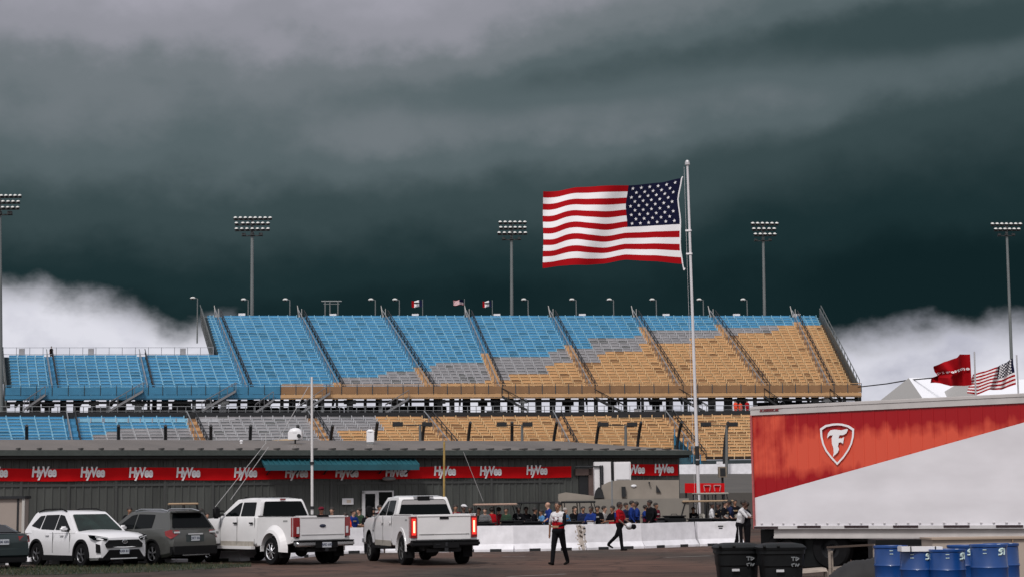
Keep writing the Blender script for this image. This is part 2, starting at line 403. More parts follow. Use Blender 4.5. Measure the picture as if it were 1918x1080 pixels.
# the strip under the tall part's left edge belongs to the third low block
atU = stand(US, ULN[:3] + [(ZP(462, yb(462), zb), ZP(378 + 22, 594, zt))][:0] + ULN[3:4], NR, [(0, 13), (0, 13), (0, 13)], [4, 7, 7], upcol, .44) if False else None
lowl = [ULN[0], ULN[1], ULN[2], ULN[4]]
atL = stand(US, lowl, NR, [(0, 13)] * 3, [4, 8, 8], upcol, .44)
atH = stand(US, [ULN[3], ULN[4]], NR, [(13, NR)], [2], upcol, .44)
ncol = [8, 8, 8, 8, 8, 8, 8, 3]
atU = stand(US, ULN[4:], NR, [(0, NR)] * 8, ncol, upcol, .44)
def aisle(parent, b, t, k0, k1, nrows, wid, colf, railh=1.0, dark=True):
    mb = MB(); rail = MB(); d = (t - b)
    lft = Vector((1, 0, 0)); up = Vector((0, 0, 1))
    for k in range(k0, k1):
        A = b.lerp(t, k / nrows); B = b.lerp(t, (k + 1) / nrows)
        c = colf(*proj(A)); mi = {0: 8, 2: 4, 4: 10}[c] if k % 2 else {0: 0, 2: 4, 4: 4}[c]
        for h in (0, .5):
            a = A.lerp(B, h); e = A.lerp(B, h + .5); e = Vector((e.x, e.y, a.z + (B.z - A.z) * .5))
            mb.hexa([a - lft * wid + up * -.1, a + lft * wid + up * -.1, Vector((e.x, e.y, a.z)) + lft * wid - up * .1, Vector((e.x, e.y, a.z)) - lft * wid - up * .1,
                     a - lft * wid + up * (.22), a + lft * wid + up * (.22), Vector((e.x, e.y, a.z)) + lft * wid + up * .22, Vector((e.x, e.y, a.z)) - lft * wid + up * .22], mi)
    o = mb.build('aisle_stairs', COLS, parent, world=True, fixn=False)
    a = b.lerp(t, k0 / nrows); e = b.lerp(t, k1 / nrows)
    rail.tube(a + lft * wid + up * railh, e + lft * wid + up * railh, .06, n=5)
    rail.tube(a + lft * wid + up * railh * .55, e + lft * wid + up * railh * .55, .045, n=5)
    for k in range(k0, k1 + 1, 2):
        q = b.lerp(t, k / nrows) + lft * wid; rail.tube(q, q + up * railh, .05, n=4)
    r = rail.build('handrail', [M_dark if dark else STEEL], o, fixn=False); r.location = Vector(r.location) - Vector(parent.location) - Vector(o.location)
    rail = MB()
    rail.tube(a - lft * wid * .2 + up * railh, e - lft * wid * .2 + up * railh, .06, n=5)
    for k in range(k0, k1 + 1, 2):
        q = b.lerp(t, k / nrows) - lft * wid * .2; rail.tube(q, q + up * railh, .05, n=4)
    r = rail.build('handrail', [STEEL], o, fixn=False); r.location = Vector(r.location) - Vector(parent.location) - Vector(o.location)
for i, (k0, k1) in {1: (0, 13), 2: (0, 13), 4: (0, NR), 5: (0, NR), 6: (0, NR), 7: (0, NR), 8: (0, NR), 9: (0, NR), 10: (0, NR), 11: (0, NR)}.items():
    aisle(US, ULN[i][0], ULN[i][1], k0, k1, NR, .62, upcol)
# end stringers
for i, k0, k1 in ((3, 13, NR), (12, 0, NR), (0, 0, 13)):
    b, t = ULN[i]; a = b.lerp(t, k0 / NR); e = b.lerp(t, k1 / NR); k = MB(); up = Vector((0, 0, 1)); sg = -1 if i != 12 else 1
    k.prism([a - up * 1.1, e - up * 1.1, e + up * 1.3, a + up * 1.3], Vector((.12 * sg, 0, 0)), 0)
    for j in range(0, k1 - k0 + 1, 2):
        q = a.lerp(e, j / (k1 - k0)) + Vector((.25 * sg, 0, 0)); k.tube(q, q + up * 1.7, .05, n=4)
    k.tube(a + Vector((.25 * sg, 0, 1.7)), e + Vector((.25 * sg, 0, 1.7)), .06, n=5)
    k.build('end_parapet', mat('weathered end steel', (.09, .10, .10), .6, var=.3, vs=1) , US, world=True)
# fascia along the front of the upper deck: panels between posts
for j in range(len(ULN) - 1):
    if j == 3: continue
    ia, ib = j, j + 1
    if j == 2: ia, ib = 2, 4
    A = ULN[ia][0]; B = ULN[ib][0]; up = Vector((0, 0, 1)); u = (B - A).normalized(); n = Vector((u.y, -u.x, 0))
    mp = (proj(A)[0] + proj(B)[0]) / 2
    teal = proj(B)[0] < 525
    k = MB(); parts = [(0, 1, 0 if teal else 4)] if proj(B)[0] < 525 or proj(A)[0] > 525 else [(0, (525 - proj(A)[0]) / (proj(B)[0] - proj(A)[0]), 0), ((525 - proj(A)[0]) / (proj(B)[0] - proj(A)[0]), 1, 4)]
    for f0, f1, c in parts:
        a = A.lerp(B, f0) + n * 1.3; b = A.lerp(B, f1) + n * 1.3
        k.prism([a - up * .55, b - up * .55, b + up * .02, a + up * .02], -n * .12, {0: 8, 4: 4}[c])      # bottom band
        k.prism([a + up * .06, b + up * .06, b + up * .95, a + up * .95], -n * .04, {0: 8, 4: 10}[c])
        k.prism([a - up * .5, b - up * .5, b - n * 1.3 - up * .5, a - n * 1.3 - up * .5], up * .1, 6)
        k.tube(a + up * 1.15, b + up * 1.15, .05, n=5, mi={0: 0, 4: 4}[c])
        nn = max(2, int((b - a).length / 1.6))
        for q in range(nn + 1):
            z = a.lerp(b, q / nn) + n * .04; k.tube(z, z + up * 1.2, .045, n=4, mi=6)
    k.build('front_fascia', COLS, US, world=True)
# underside steelwork
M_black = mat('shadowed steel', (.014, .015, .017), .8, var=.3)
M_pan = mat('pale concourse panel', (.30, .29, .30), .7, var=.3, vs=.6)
FL = 11.85
def dd(px): return ZP(px, yb(px), zb).y
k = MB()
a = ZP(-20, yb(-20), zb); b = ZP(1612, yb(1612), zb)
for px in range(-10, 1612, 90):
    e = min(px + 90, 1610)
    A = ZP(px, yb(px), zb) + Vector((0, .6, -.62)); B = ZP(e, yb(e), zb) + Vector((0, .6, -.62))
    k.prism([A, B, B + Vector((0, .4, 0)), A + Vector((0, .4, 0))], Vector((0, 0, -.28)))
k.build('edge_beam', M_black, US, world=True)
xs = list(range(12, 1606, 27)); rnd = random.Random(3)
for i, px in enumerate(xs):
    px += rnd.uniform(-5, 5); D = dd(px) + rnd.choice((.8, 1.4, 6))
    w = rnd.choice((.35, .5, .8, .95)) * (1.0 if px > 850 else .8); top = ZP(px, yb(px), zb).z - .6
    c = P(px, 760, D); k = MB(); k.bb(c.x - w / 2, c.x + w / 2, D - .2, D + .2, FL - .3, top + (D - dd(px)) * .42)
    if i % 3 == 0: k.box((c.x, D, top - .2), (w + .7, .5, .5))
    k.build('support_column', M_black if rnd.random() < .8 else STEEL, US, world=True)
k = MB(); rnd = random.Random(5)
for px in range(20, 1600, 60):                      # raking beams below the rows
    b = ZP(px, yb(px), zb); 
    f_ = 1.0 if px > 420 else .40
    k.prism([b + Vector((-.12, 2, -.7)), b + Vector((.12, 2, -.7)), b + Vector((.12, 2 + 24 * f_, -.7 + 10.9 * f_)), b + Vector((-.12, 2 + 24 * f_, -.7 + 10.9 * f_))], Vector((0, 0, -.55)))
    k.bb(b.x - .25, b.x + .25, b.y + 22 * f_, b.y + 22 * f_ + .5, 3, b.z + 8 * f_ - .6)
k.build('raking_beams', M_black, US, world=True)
k = MB()                                            # concourse deck
A = P(-40, 780, 193); B = P(1640, 780, 212)
k.prism([Vector((A.x, 187, FL - .35)), Vector((B.x, 207, FL - .35)), Vector((B.x, 236, FL - .35)), Vector((A.x, 226, FL - .35))], Vector((0, 0, .35)))
k.build('concourse_deck', mat('concourse concrete', (.20, .19, .19), .8, var=.2, vs=.5), US, world=True)
rnd = random.Random(11)
def block(px0, px1, ztop, D, mt, nm='concession_block', z0=FL, dep=3):
    a = P(px0, 760, D); b = P(px1, 760, D); k = MB(); k.bb(a.x, b.x, D, D + dep, z0, ztop)
    w = b.x - a.x; n = max(1, int(w / 2.2))
    for i in range(n): k.bb(a.x + (i + .2) * w / n, a.x + (i + .8) * w / n, D - .05, D + .1, z0 + .9, min(ztop - .25, z0 + 2.1), 1)
    return k.build(nm, [mt, M_dark], US, world=True)
for (a_, b_, zt_, D, mt) in [(112, 150, 12.9, 214, M_pan), (120, 190, 12.5, 212, M_black), (165, 200, 14.8, 224, M_black), (205, 345, 14.35, 222, M_black), (322, 350, 15.2, 222, M_black), (352, 420, 14.4, 222, M_black), (425, 520, 14.4, 223, M_black), (470, 500, 15.4, 223, M_black), (525, 620, 14.4, 223, M_black),
                              (600, 640, 14.4, 224, M_black), (645, 835, 14.45, 225, M_black), (838, 858, 13.2, 226, M_black), (900, 912, 13.4, 226, M_pan), (985, 1012, 13.0, 226, M_black), (1030, 1045, 13.2, 226, M_black), (1085, 1100, 13.3, 227, M_black), (1115, 1135, 13.5, 227, M_black),
                              (1195, 1212, 13.4, 228, M_black), (1225, 1236, 13.3, 228, M_black), (1300, 1312, 13.4, 228, M_black), (1335, 1348, 13.5, 228, M_black), (1420, 1600, 14.6, 229, M_black), (60, 100, 12.6, 214, M_black)]:
    block(a_, b_, zt_, D, mt)
for i in range(46):                                 # small things standing on the concourse
    px = rnd.uniform(60, 1400); D = 199 + px / 1600 * 14; w = rnd.uniform(.4, 1.3); h = rnd.uniform(.5, 1.1); c = P(px, 775, D)
    k = MB(); k.bb(c.x - w / 2, c.x + w / 2, D, D + .6, FL, FL + h); k.box((c.x, D + .3, FL + h), (w * 1.08, .7, .06), 1)
    k.build('service_counter', [rnd.choice((M_pan, M_dark, STEEL, M_dark)), M_dark], US, world=True)
# concourse guard rail
k = MB(); px = -20
while px < 1420:
    D0 = 187.5 + px / 1600 * 20; D1 = 187.5 + (px + 16) / 1600 * 20; a = P(px, 780, D0); b = P(px + 16, 780, D1)
    a.z = b.z = FL
    k.tube(a, a + Vector((0, 0, 1.05)), .045, n=4)
    for h in (1.05, .55): k.tube(a + Vector((0, 0, h)), b + Vector((0, 0, h)), .04 if h > 1 else .03, n=4)
    px += 16
k.build('guard_rail', STEEL, US, world=True)
# stair flights from the concourse up to the deck
M_gal = mat('stair steel', (.18, .18, .19), .5, .2, var=.2)
for (xa, ya, xb_, yb_) in [(45, 766, 85, 738), (205, 768, 268, 731), (378, 768, 442, 731), (478, 772, 512, 748), (560, 775, 618, 735), (722, 772, 766, 745), (990, 768, 940, 741), (1175, 775, 1112, 742), (1330, 775, 1272, 742), (1470, 768, 1432, 741), (1585, 768, 1555, 742)]:
    D = dd((xa + xb_) / 2) - 1.6; a = P(xa, ya, D); b = P(xb_, yb_, D); k = MB(); mt = M_gal if xb_ > xa else M_black
    v = b - a; nst = 14
    for y in (0, 1.1): k.prism([a + Vector((0, y, -.18)), b + Vector((0, y, -.18)), b + Vector((0, y, .12)), a + Vector((0, y, .12))], Vector((0, .08, 0)))
    for i in range(nst): q = a.lerp(b, (i + .5) / nst); k.box((q.x, q.y + .59, q.z), (.3, 1.1, .05))
    o = k.build('stair_flight', mt, US, world=True)
    r = MB()
    for y in (0, 1.1): r.tube(a + Vector((0, y, 1)), b + Vector((0, y, 1)), .05, n=5)
    for i in range(5): q = a.lerp(b, i / 4); r.tube(q, q + Vector((0, 0, 1)), .035, n=4)
    rr_ = r.build('handrail', mt, o, fixn=False); rr_.location = Vector(rr_.location) - Vector(US.location) - Vector(o.location)
# railing on top of the low block
k = MB(); rw = 13 / NR
A = lowl[0][0].lerp(lowl[0][1], rw); B = ULN[3][0].lerp(ULN[3][1], rw)
n = 17
for i in range(n):
    q = A.lerp(B, i / (n - 1)); k.tube(q, q + Vector((0, 0, 1.25)), .04, n=4)
for h in (.35, 1.2): k.tube(A + Vector((0, 0, h)), B + Vector((0, 0, h)), .03, n=4)
k.build('top_railing', mat('pale rail', (.33, .33, .36), .5), US, world=True)
for px in (42, 170, 342):
    q = A.lerp(B, (px - 8) / (400 - 8)); k = MB(); k.bb(q.x - .35, q.x + .35, q.y, q.y + .2, q.z + .2, q.z + 1.1); k.bb(q.x - .3, q.x + .3, q.y - .02, q.y, q.z + .25, q.z + 1.05, 1)
    k.build('sign_panel', [mat('sign grey', (.38, .37, .40), .6), M_pan], US, world=True)
# post tops of the aisles on the rim
for i in (4, 5, 6, 7, 8, 9, 10, 11):
    q = ULN[i][1]; k = MB(); k.tube(q + Vector((0, 0, -.2)), q + Vector((-.35, .4, 1.7)), .14, .05, 6); k.tube(q + Vector((.3, 0, 0)), q + Vector((.3, 0, 1.2)), .05, n=5)
    k.build('rim_post', mat('rim post cream', (.42, .40, .38), .6), US, world=True)

# ---- lower grandstand
lz0, lz1 = 6.1, 11.05
lowa = [(-80, 870, -110, 784), (62, 868, 55, 784.5), (143, 868, 127, 784.5), (390, 866, 352, 784.5), (627, 863, 580, 784), (861, 861, 797, 784), (1079, 860, 1039, 783.5), (1310, 860, 1249, 782), (1500, 858, 1430, 780), (1720, 857, 1640, 779)]
lowa = [lowa[0]] + lowa[2:]
LL = [(ZP(a, b, lz0), ZP(c, d, lz1)) for a, b, c, d in lowa]
lb = P(700, 830, 185); lb.z = 0
LS = thing('grandstand', 'lower tier of blue, grey and tan bleachers behind the pit building roof', 'grandstand', lb)
atl = stand(LS, LL, 14, [(0, 14)] * (len(LL) - 1), [8, 8, 10, 9, 10, 9, 9, 8], locol, .34)
for i in range(1, len(LL) - 1): aisle(LS, LL[i][0], LL[i][1], 0, 14, 14, .75, lambda x, y: 4 if x > 300 else 0, .9)
k = MB()
for i in range(len(LL) - 1):
    A, B = LL[i][0], LL[i + 1][0]; k.prism([Vector((A.x, A.y, 4.6)), Vector((B.x, B.y, 4.6)), B - Vector((0, 0, .05)), A - Vector((0, 0, .05))], Vector((0, .3, 0)))
    A, B = LL[i][1], LL[i + 1][1]; k.prism([A, B, B + Vector((0, 0, .75)), A + Vector((0, 0, .75))], Vector((0, .2, 0)), 1)
k.build('base_wall', [mat('base wall dark', (.03, .045, .05), .8, var=.3, vs=.4), M_dark], LS, world=True)
for (a_, b_, c_) in ((195, 352, 0), (148, 192, 0), (372, 440, 3), (700, 1035, 4)):     # coloured panels along the top row
    mi = {0: 1, 3: 3, 4: 5}[c_]
    A = P(a_, 791, 176); D0 = ZP(a_, 784.5, lz1).y - 1.2; D1 = ZP(b_, 784.5, lz1).y - 1.2
    A = P(a_, 789, D0); B = P(b_, 789, D1); k = MB(); k.prism([A, B, B + Vector((0, 0, .36)), A + Vector((0, 0, .36))], Vector((0, .1, 0)), mi)
    n = int((b_ - a_) / 22) or 1
    for i in range(n + 1): q = A.lerp(B, i / n) - Vector((0, .04, 0)); k.tube(q - Vector((0, 0, .2)), q + Vector((0, 0, .4)), .05, n=4, mi=3)
    k.build('row_front_panel', COLS, LS, world=True)
# teal stair well at the foot of the right aisle
k = MB(); D = 180
pts = [P(1262, 812, D), P(1318, 868, D), P(1262, 868, D)]; k.prism(pts, Vector((0, .3, 0)), 0)
for i in range(7): q = P(1264 + i * 8, 815 + i * 8, D - .1); k.tube(q + Vector((0, 0, -1)), q + Vector((0, 0, .7)), .06, n=4, mi=1)
k.build('stair_well', [mat('teal panel', (.02, .075, .105), .6, var=.5, vs=1.2), BLUE], LS, world=True)
# track wall and catch fence
wa = P(-60, 893, 160); wb = P(1800, 866, 180)
wl_ = (ZP(1272, 869, 5.25), ZP(1404, 867, 5.25)); wd = (wl_[1] - wl_[0]); wd.normalize()
o = thing('track_wall', 'long white retaining wall at the foot of the lower tan bleachers', 'wall', Vector((wl_[0].x, wl_[0].y, 4)))
for i in range(-9, 5):
    a = wl_[0] + wd * (i * 8.0); b = a + wd * 7.97; k = MB(); k.prism([Vector((a.x, a.y, 3.9)), Vector((b.x, b.y, 3.9)), b, a], Vector((0, .4, 0)))
    k.box(((a + b) / 2 + Vector((0, .1, .12))), (.6, .2, .24)); k.build('wall_segment', M_concw, o, world=True)
CF = thing('catch_fence', 'black curved posts of the catch fence standing along the white track wall', 'fence', Vector((wl_[0].x - 30, wl_[0].y - 4, 4)))
M_post = mat('fence post black', (.012, .012, .014), .6)
for px, lean in ((50, 0), (222, 0), (310, 0), (395, 0), (468, 1), (558, 0), (618, 3), (702, 3), (790, 3), (876, 3), (959, 0), (1036, 4), (1116, 4), (1194, 4), (1268, 5), (1357, 4)):
    D = 172 + px * .006; q = []
    for i in range(9):
        t = i / 8; y = 868 - 78 * t if px > 700 else 868 - 72 * t; q.append(P(px + lean * t ** 2 * 2.0 - lean * .3, y, D - 1.6 * t ** 3))
    k = MB(); k.path(q, .17, 6)
    k.build('fence_post', M_post, CF, world=True)
k = MB()
for y in (818, 838, 856): 
    q = [P(px, y, 172 + px * .006) for px in (-20, 400, 900, 1410)]; k.path(q, .018, 4)
k.build('fence_cable', M_post, CF, world=True)
# camera / flood fixtures on grey posts in front of the bleachers
for i, (px, xl, xr, lb_) in enumerate(((787, 745, 800, 'behind the middle of the roof'), (978, 940, 988, 'fourth fence post from the right'), (1172, 1130, 1184, 'above the right end of the roof'), (1361, 1322, 1372, 'beside the trailer top corner'))):
    D = 168; a = P(px, 925 if px > 1300 else 860, D); b = P(px, 795, D)
    o = thing('floodlight_post', f'grey post with two dark floodlights on a crossarm, {lb_}', 'floodlight', Vector((a.x, a.y, 3)), 0, 'floodlight posts along the track')
    k = MB(); k.tube(a, b, .17, .12, 8); k.build('pole', mat('post grey', (.12, .125, .125), .6), o, world=True)
    k = MB(); k.tube(P(xl, 795, D), P(xr, 796, D), .05, n=6); k.build('crossarm', M_dark, o, world=True)
    for x in (xl, xr):
        c = P(x, 794, D - .3); k = MB(); k.box(c, (1.0, .5, .42)); k.box(c + Vector((0, -.27, -.02)), (.85, .05, .3), 1); k.build('floodlight', [M_post, M_dark], o, world=True)
# ================================================================== pit building
WZ = 3.41
wA = ZP(0, 874, WZ); wB = ZP(1272, 869.5, WZ)
wu = Vector((wB.x - wA.x, wB.y - wA.y, 0)).normalized(); wn = Vector((wu.y, -wu.x, 0))    # wn faces the camera
wyaw = math.atan2(wu.y, wu.x)
w0 = Vector((wA.x, wA.y, 0)) - wu * 10
def wl(px, py, off=0.0):
    """point of the wall plane (moved off metres towards the camera) as (u, z)"""
    d = ray(px, py); o = w0 + wn * off; s = (o.dot(wn)) / (d.dot(wn)); p = d * s; p.z += CAMZ
    return (p - w0).dot(wu), p.z
def WP(u, v, z): return w0 + wu * u + wn * v + Vector((0, 0, z))   # v towards the camera
PB = thing('pit_building', 'long low dark ribbed metal building with a brown roof behind the vehicles', 'building', w0, wyaw)
M_rib = mat('ribbed metal wall', (.066, .070, .065), .55, var=.34, vs=.7, spec=.4, stretch=(1.6, 1, .35))
M_ribd = mat('ribbed metal joint line', (.05, .052, .05), .6)  # darker colour of the joint lines on the ribbed wall
M_trim = mat('dark green trim', (.045, .055, .05), .6, var=.2)
uR = wl(1272, 860)[0]; uL = 0; uG0 = wl(1072, 880)[0]; uG1 = wl(1108, 880)[0]
EZ = 3.95
k = MB()                                            # local coordinates: x along the wall, y away from the camera
x = uL; prof = []
while x < uR:
    prof += [(x, 0), (x + .20, 0), (x + .23, -.035), (x + .28, -.035)]; x += .31
prof = [q for q in prof if q[0] < uR]; prof.append((uR, 0))
dx0, dx1 = wl(677, 930)[0], wl(736, 930)[0]
vs = []; 
for (a, b) in prof: vs += [(a, b, 0), (a, b, EZ)]
k.add(vs, [(2 * i, 2 * i + 2, 2 * i + 3, 2 * i + 1) for i in range(len(prof) - 1)])
k.bb(uR - .01, uR, 0.0, 7.5, 0, EZ)
k.build('wall', M_rib, PB, fixn=False)
k = MB()
for px in (39, 128, 217, 308, 398, 620, 830, 920, 1010): u = wl(px, 920)[0]; k.bb(u - .05, u + .05, -.06, -.01, 0, EZ - .3)
k.bb(uL, uG0 - .5, -.05, -.038, 2.62, 2.72)
k.build('wall_joint', M_ribd, PB)
rz = 4.72; uh = wl(1185, 828)[0]
k = MB(); e = -.55
k.add([(uL, e, EZ + .12), (uR + .3, e, EZ + .12), (uh, 8, rz + .1), (uL, 8, rz + .1), (uL, e, EZ), (uR + .3, e, EZ), (uh, 8, rz), (uL, 8, rz)],
      [(0, 1, 2, 3), (7, 6, 5, 4), (0, 4, 5, 1), (1, 5, 6, 2)])
k.add([(uL, 8, rz + .1), (uh, 8, rz + .1), (uR + .3, 16, EZ + .1), (uL, 16, EZ + .1), (uR + .3, e, EZ + .12)], [(0, 1, 2, 3), (1, 4, 2)])
M_roof = mat('brown metal roof', (.125, .104, .09), .5, var=.3, vs=.35, stretch=(1, .25, 1))
rf = k.build('roof', M_roof, PB)
k = MB(); x = uL
while x < uR - .2: k.box((x, e + .35, EZ + .18), (.09, .8, .07)); x += .82
k.build('roof_rib_end', mat('rib end black', (.03, .028, .027), .7), rf, fixn=False).location -= rf.location
k = MB(); k.bb(uL, uR + .32, e - .14, e, EZ - .10, EZ + .12); k.build('gutter', M_trim, PB)
k = MB(); k.bb(uL, uR + .25, e, -.05, EZ - .22, EZ - .08); k.build('soffit', mat('soffit black', (.018, .02, .02), .8), PB)
# double door
z1 = wl(706, 918)[1]
k = MB(); mid = (dx0 + dx1) / 2 - .05
for a, b in ((dx0, dx0 + .13), (mid - .08, mid + .08), (dx1 - .07, dx1)): k.bb(a, b, -.12, -.03, 0, z1)
k.bb(dx0, mid, -.12, -.03, z1 - .13, z1); k.bb(mid, dx1, -.11, -.03, z1 - .06, z1)
d = k.build('door', mat('door frame white', (.55, .54, .55), .5), PB)
k = MB(); k.bb(dx0 + .1, dx1 - .05, -.07, -.05, 0, z1 - .05); q = k.build('door_glass', M_glass, d); q.location -= d.location
k = MB(); k.ell((wl(725, 896)[0], -.25, wl(725, 896)[1]), (.32, .2, .1), 12); k.build('door_lamp', mat('lamp shade grey', (.25, .25, .25), .5), PB)
# dark recessed doorway at the right
k = MB(); a, b = wl(1076, 900)[0], wl(1106, 900)[0]; z0_, z1_ = 0, wl(1090, 886)[1]
k.bb(a + .2, b - .15, -.08, -.04, 0, z1_ - .1, 1); k.bb(b - .15, b + .12, -.14, -.05, 0, z1_ + .25, 0); k.bb(a, b, -.14, -.05, z1_ - .08, z1_ + .22, 0)
k.build('doorway', [mat('brown frame', (.12, .08, .07), .7, var=.3), M_black], PB)
# wall notice
a = wl(640, 944); b = wl(661, 932); k = MB(); k.bb(a[0], b[0], -.08, -.05, a[1], b[1]); k.bb(a[0] + .2, b[0] - .12, -.085, -.081, a[1] + .07, b[1] - .07, 1)
k.build('wall_notice', [M_white, mat('notice warm', (.6, .5, .42), .7)], PB)
# awning
a = wl(497, 864, .9)[0]; b = wl(784, 864, .9)[0]; zt_ = EZ - .14; zb_ = wl(640, 870, .95)[1]
k = MB(); k.prism([(a, -.1, zt_), (a, -.95, zb_), (a, -.95, zb_ - .10), (a, -.1, zt_ - .08)], (b - a, 0, 0), 0)
n = 30
for i in range(n + 1):
    x = a + (b - a) * i / n; k.prism([(x - .05, -.12, zt_ + .03), (x - .05, -.97, zb_ + .03), (x - .05, -.97, zb_ - .11), (x - .05, -.12, zt_ - .02)], (.07, 0, 0), 0)
k.bb(a, b, -.99, -.94, zb_ - .22, zb_ + .02, 0)
o = k.build('awning', [mat('teal awning metal', (.010, .080, .105), .6, var=.25, vs=1), M_white], PB)
k = MB()
for i in range(6):
    x = a + .3 + (b - a - .6) * i / 5; k.tube((x, -.06, 3.05), (x, -.9, zb_ - .1), .03, n=5)
q = k.build('bracket', M_dark, o); q.location -= o.location
# HyVee banners
M_red = mat('banner red', (.56, .002, .005), .7, var=.10, vs=1, spec=.15)
M_let = mat('lettering white', (.80, .78, .80), .5)
TV, TF = text_mesh('HyVee', 1.0, ext=.004, off=.04, shear=.10, xs=.80, space=.86)
tx0 = min(v.x for v in TV); tx1 = max(v.x for v in TV)
centres = [(-8, 884.5, 46), (83, 884, 46), (174, 884.5, 46), (264, 885, 45), (353, 885, 45), (460, 885, 44), (555, 885.5, 43), (650, 885, 43), (743, 884, 42), (833, 882, 41), (919, 882, 40), (1006, 880.5, 40)]
def wav(u): return .03 * math.sin(u * 1.9) + .014 * math.sin(u * 6.3)
def banner(label, pxa, pxb, cents, zs):
    ua, ub = wl(pxa, 885, .12)[0], wl(pxb, 882, .12)[0]
    o = thing('banner', label, 'banner', WP((ua + ub) / 2, .1, zs[0]), wyaw)
    m0 = (ua + ub) / 2; k = MB(); n = 240; vs = []
    for i in range(n + 1):
        u = ua + (ub - ua) * i / n; y = wav(u); g = .02 * math.sin(u * .9)
        vs += [(u - m0, y, g), (u - m0, y - .01, zs[1] - zs[0] + g)]
    k.add(vs, [(2 * i, 2 * i + 2, 2 * i + 3, 2 * i + 1) for i in range(n)]); k.build('cloth', M_red, o, fixn=False)
    for px, py, w in cents:
        uc, zc = wl(px, py, .13); wd_ = wl(px + w / 2, py, .13)[0] - wl(px - w / 2, py, .13)[0]; sx = wd_ / (tx1 - tx0)
        k = MB(); sz = .56
        vv = [((v.x - (tx0 + tx1) / 2) * sx + uc - m0, wav((v.x - (tx0 + tx1) / 2) * sx + uc) - .035 - v.z, v.y * sz + zc - zs[0] + .01) for v in TV]
        keep = TF if px != 1188 else [f for f in TF if all(vv[i][0] > ua - m0 + .03 for i in f)]
        k.add(vv, keep); k.build('lettering', M_let, o)
    return o
zb_ = wl(500, 897, .12)[1]; zt_ = wl(500, 874.5, .12)[1]
banner('long red banner repeating white lettering, running under the teal awning', -60, 1070, centres, (zb_, zt_))
banner('short red lettered banner at the right end of the building, by the white cabinets', 1178, 1271, [(1188, 879, 39), (1244, 877.5, 37)], (wl(1220, 889, .12)[1], wl(1220, 868, .12)[1]))
# things on the roof
def roofthing(px, py, kind, label, cat, nm, sz):
    D = w0.y + 0
    p = P(px, py, ((w0 + wu * wl(px, 850)[0]).y + 5)); o = thing(nm, label, cat, p)
    return o, p
o, p = roofthing(553, 824, 0, 'white domed box with a dark lens on the roof near the tall white pole', 'camera', 'security_camera', 1)
k = MB(); k.box(p + Vector((0, 0, .22)), (.62, .4, .36)); k.ell(p + Vector((0, 0, .38)), (.31, .22, .2), 14); k.build('housing', M_white, o, world=True)
k = MB(); k.tube(p + Vector((.2, -.2, .2)), p + Vector((.2, -.3, .2)), .09, n=12); k.build('lens', M_dark, o, world=True)
k = MB(); k.tube(p + Vector((0, 0, -.4)), p + Vector((0, 0, .08)), .04); k.build('stand', M_dark, o, world=True)
o, p = roofthing(694, 822, 0, 'white upright vent box on a grey curb on the brown roof', 'vent', 'roof_vent', 1)
k = MB(); k.box(p + Vector((0, 0, .12)), (.34, .34, .5)); k.tube(p + Vector((0, 0, .36)), p + Vector((0, 0, .46)), .22, .1, 12); k.build('housing', M_white, o, world=True)
k = MB(); k.box(p + Vector((0, 0, -.32)), (.28, .28, .42)); k.build('curb', STEEL, o, world=True)
o, p = roofthing(452, 832, 0, 'small white pipe stub on the brown roof above the red banner', 'vent', 'vent_pipe', 1)
k = MB(); k.tube(p - Vector((0, 0, .2)), p + Vector((0, 0, .14)), .06); k.ell(p + Vector((0, 0, .16)), (.09, .09, .05)); k.build('pipe', M_white, o, world=True)
p = P(530, 825, 82); k = MB(); k.tube(P(506, 826, 82), P(551, 823, 82), .06); k.tube(P(512, 828, 82), P(512, 826, 82), .05)
tag(k.build('roof_beam', mat('tan beam', (.45, .30, .14), .6)), 'thin tan beam lying beside the domed white camera box on the roof', 'beam')
o, p = roofthing(498, 836, 0, 'thin whip antenna with short arms at the roof edge where stay wires meet', 'antenna', 'antenna', 1)
k = MB(); k.tube(p, P(498, 810, p.y), .02)
for a in (0, 1, 2, 3, 4, 5): t = a * PI / 3; k.tube(p + Vector((0, 0, .1)), p + Vector((.3 * math.cos(t), .3 * math.sin(t), -.05)), .015)
k.build('mast', mat('antenna grey', (.4, .4, .4), .5), o, world=True)
# tall white pole, ochre pole and stays
def pole(nm, label, px0, py0, px1, py1, D, r0_, r1_, mt, joints=(), cat='pole'):
    a = P(px0, py0, D); a.z = 0; b = P(px1, py1, D); o = thing(nm, label, cat, a)
    k = MB(); k.tube(a, b, r0_, r1_, 12); k.build('shaft', mt, o, world=True)
    for y in joints: q = a.lerp(b, (py0 - y) / (py0 - py1)); k = MB(); k.tube(q - Vector((0, 0, .05)), q + Vector((0, 0, .05)), r0_ * 1.5, n=12); k.build('clamp', M_dark, o, world=True)
    k = MB(); k.box(a + Vector((0, 0, .02)), (r0_ * 6, r0_ * 6, .04)); k.build('base_plate', STEEL, o, world=True)
    return o
pole('antenna_mast', 'tall thin white pole rising in front of the teal awning', 585, 985, 584, 705, 62, .055, .04, mat('mast white', (.62, .60, .60), .5), (912, 842, 925))
pole('ochre_pole', 'thin ochre post before the ribbed wall, above a pickup cab', 831, 975, 832, 826, 66, .045, .04, mat('ochre paint', (.36, .24, .07), .6, var=.3))
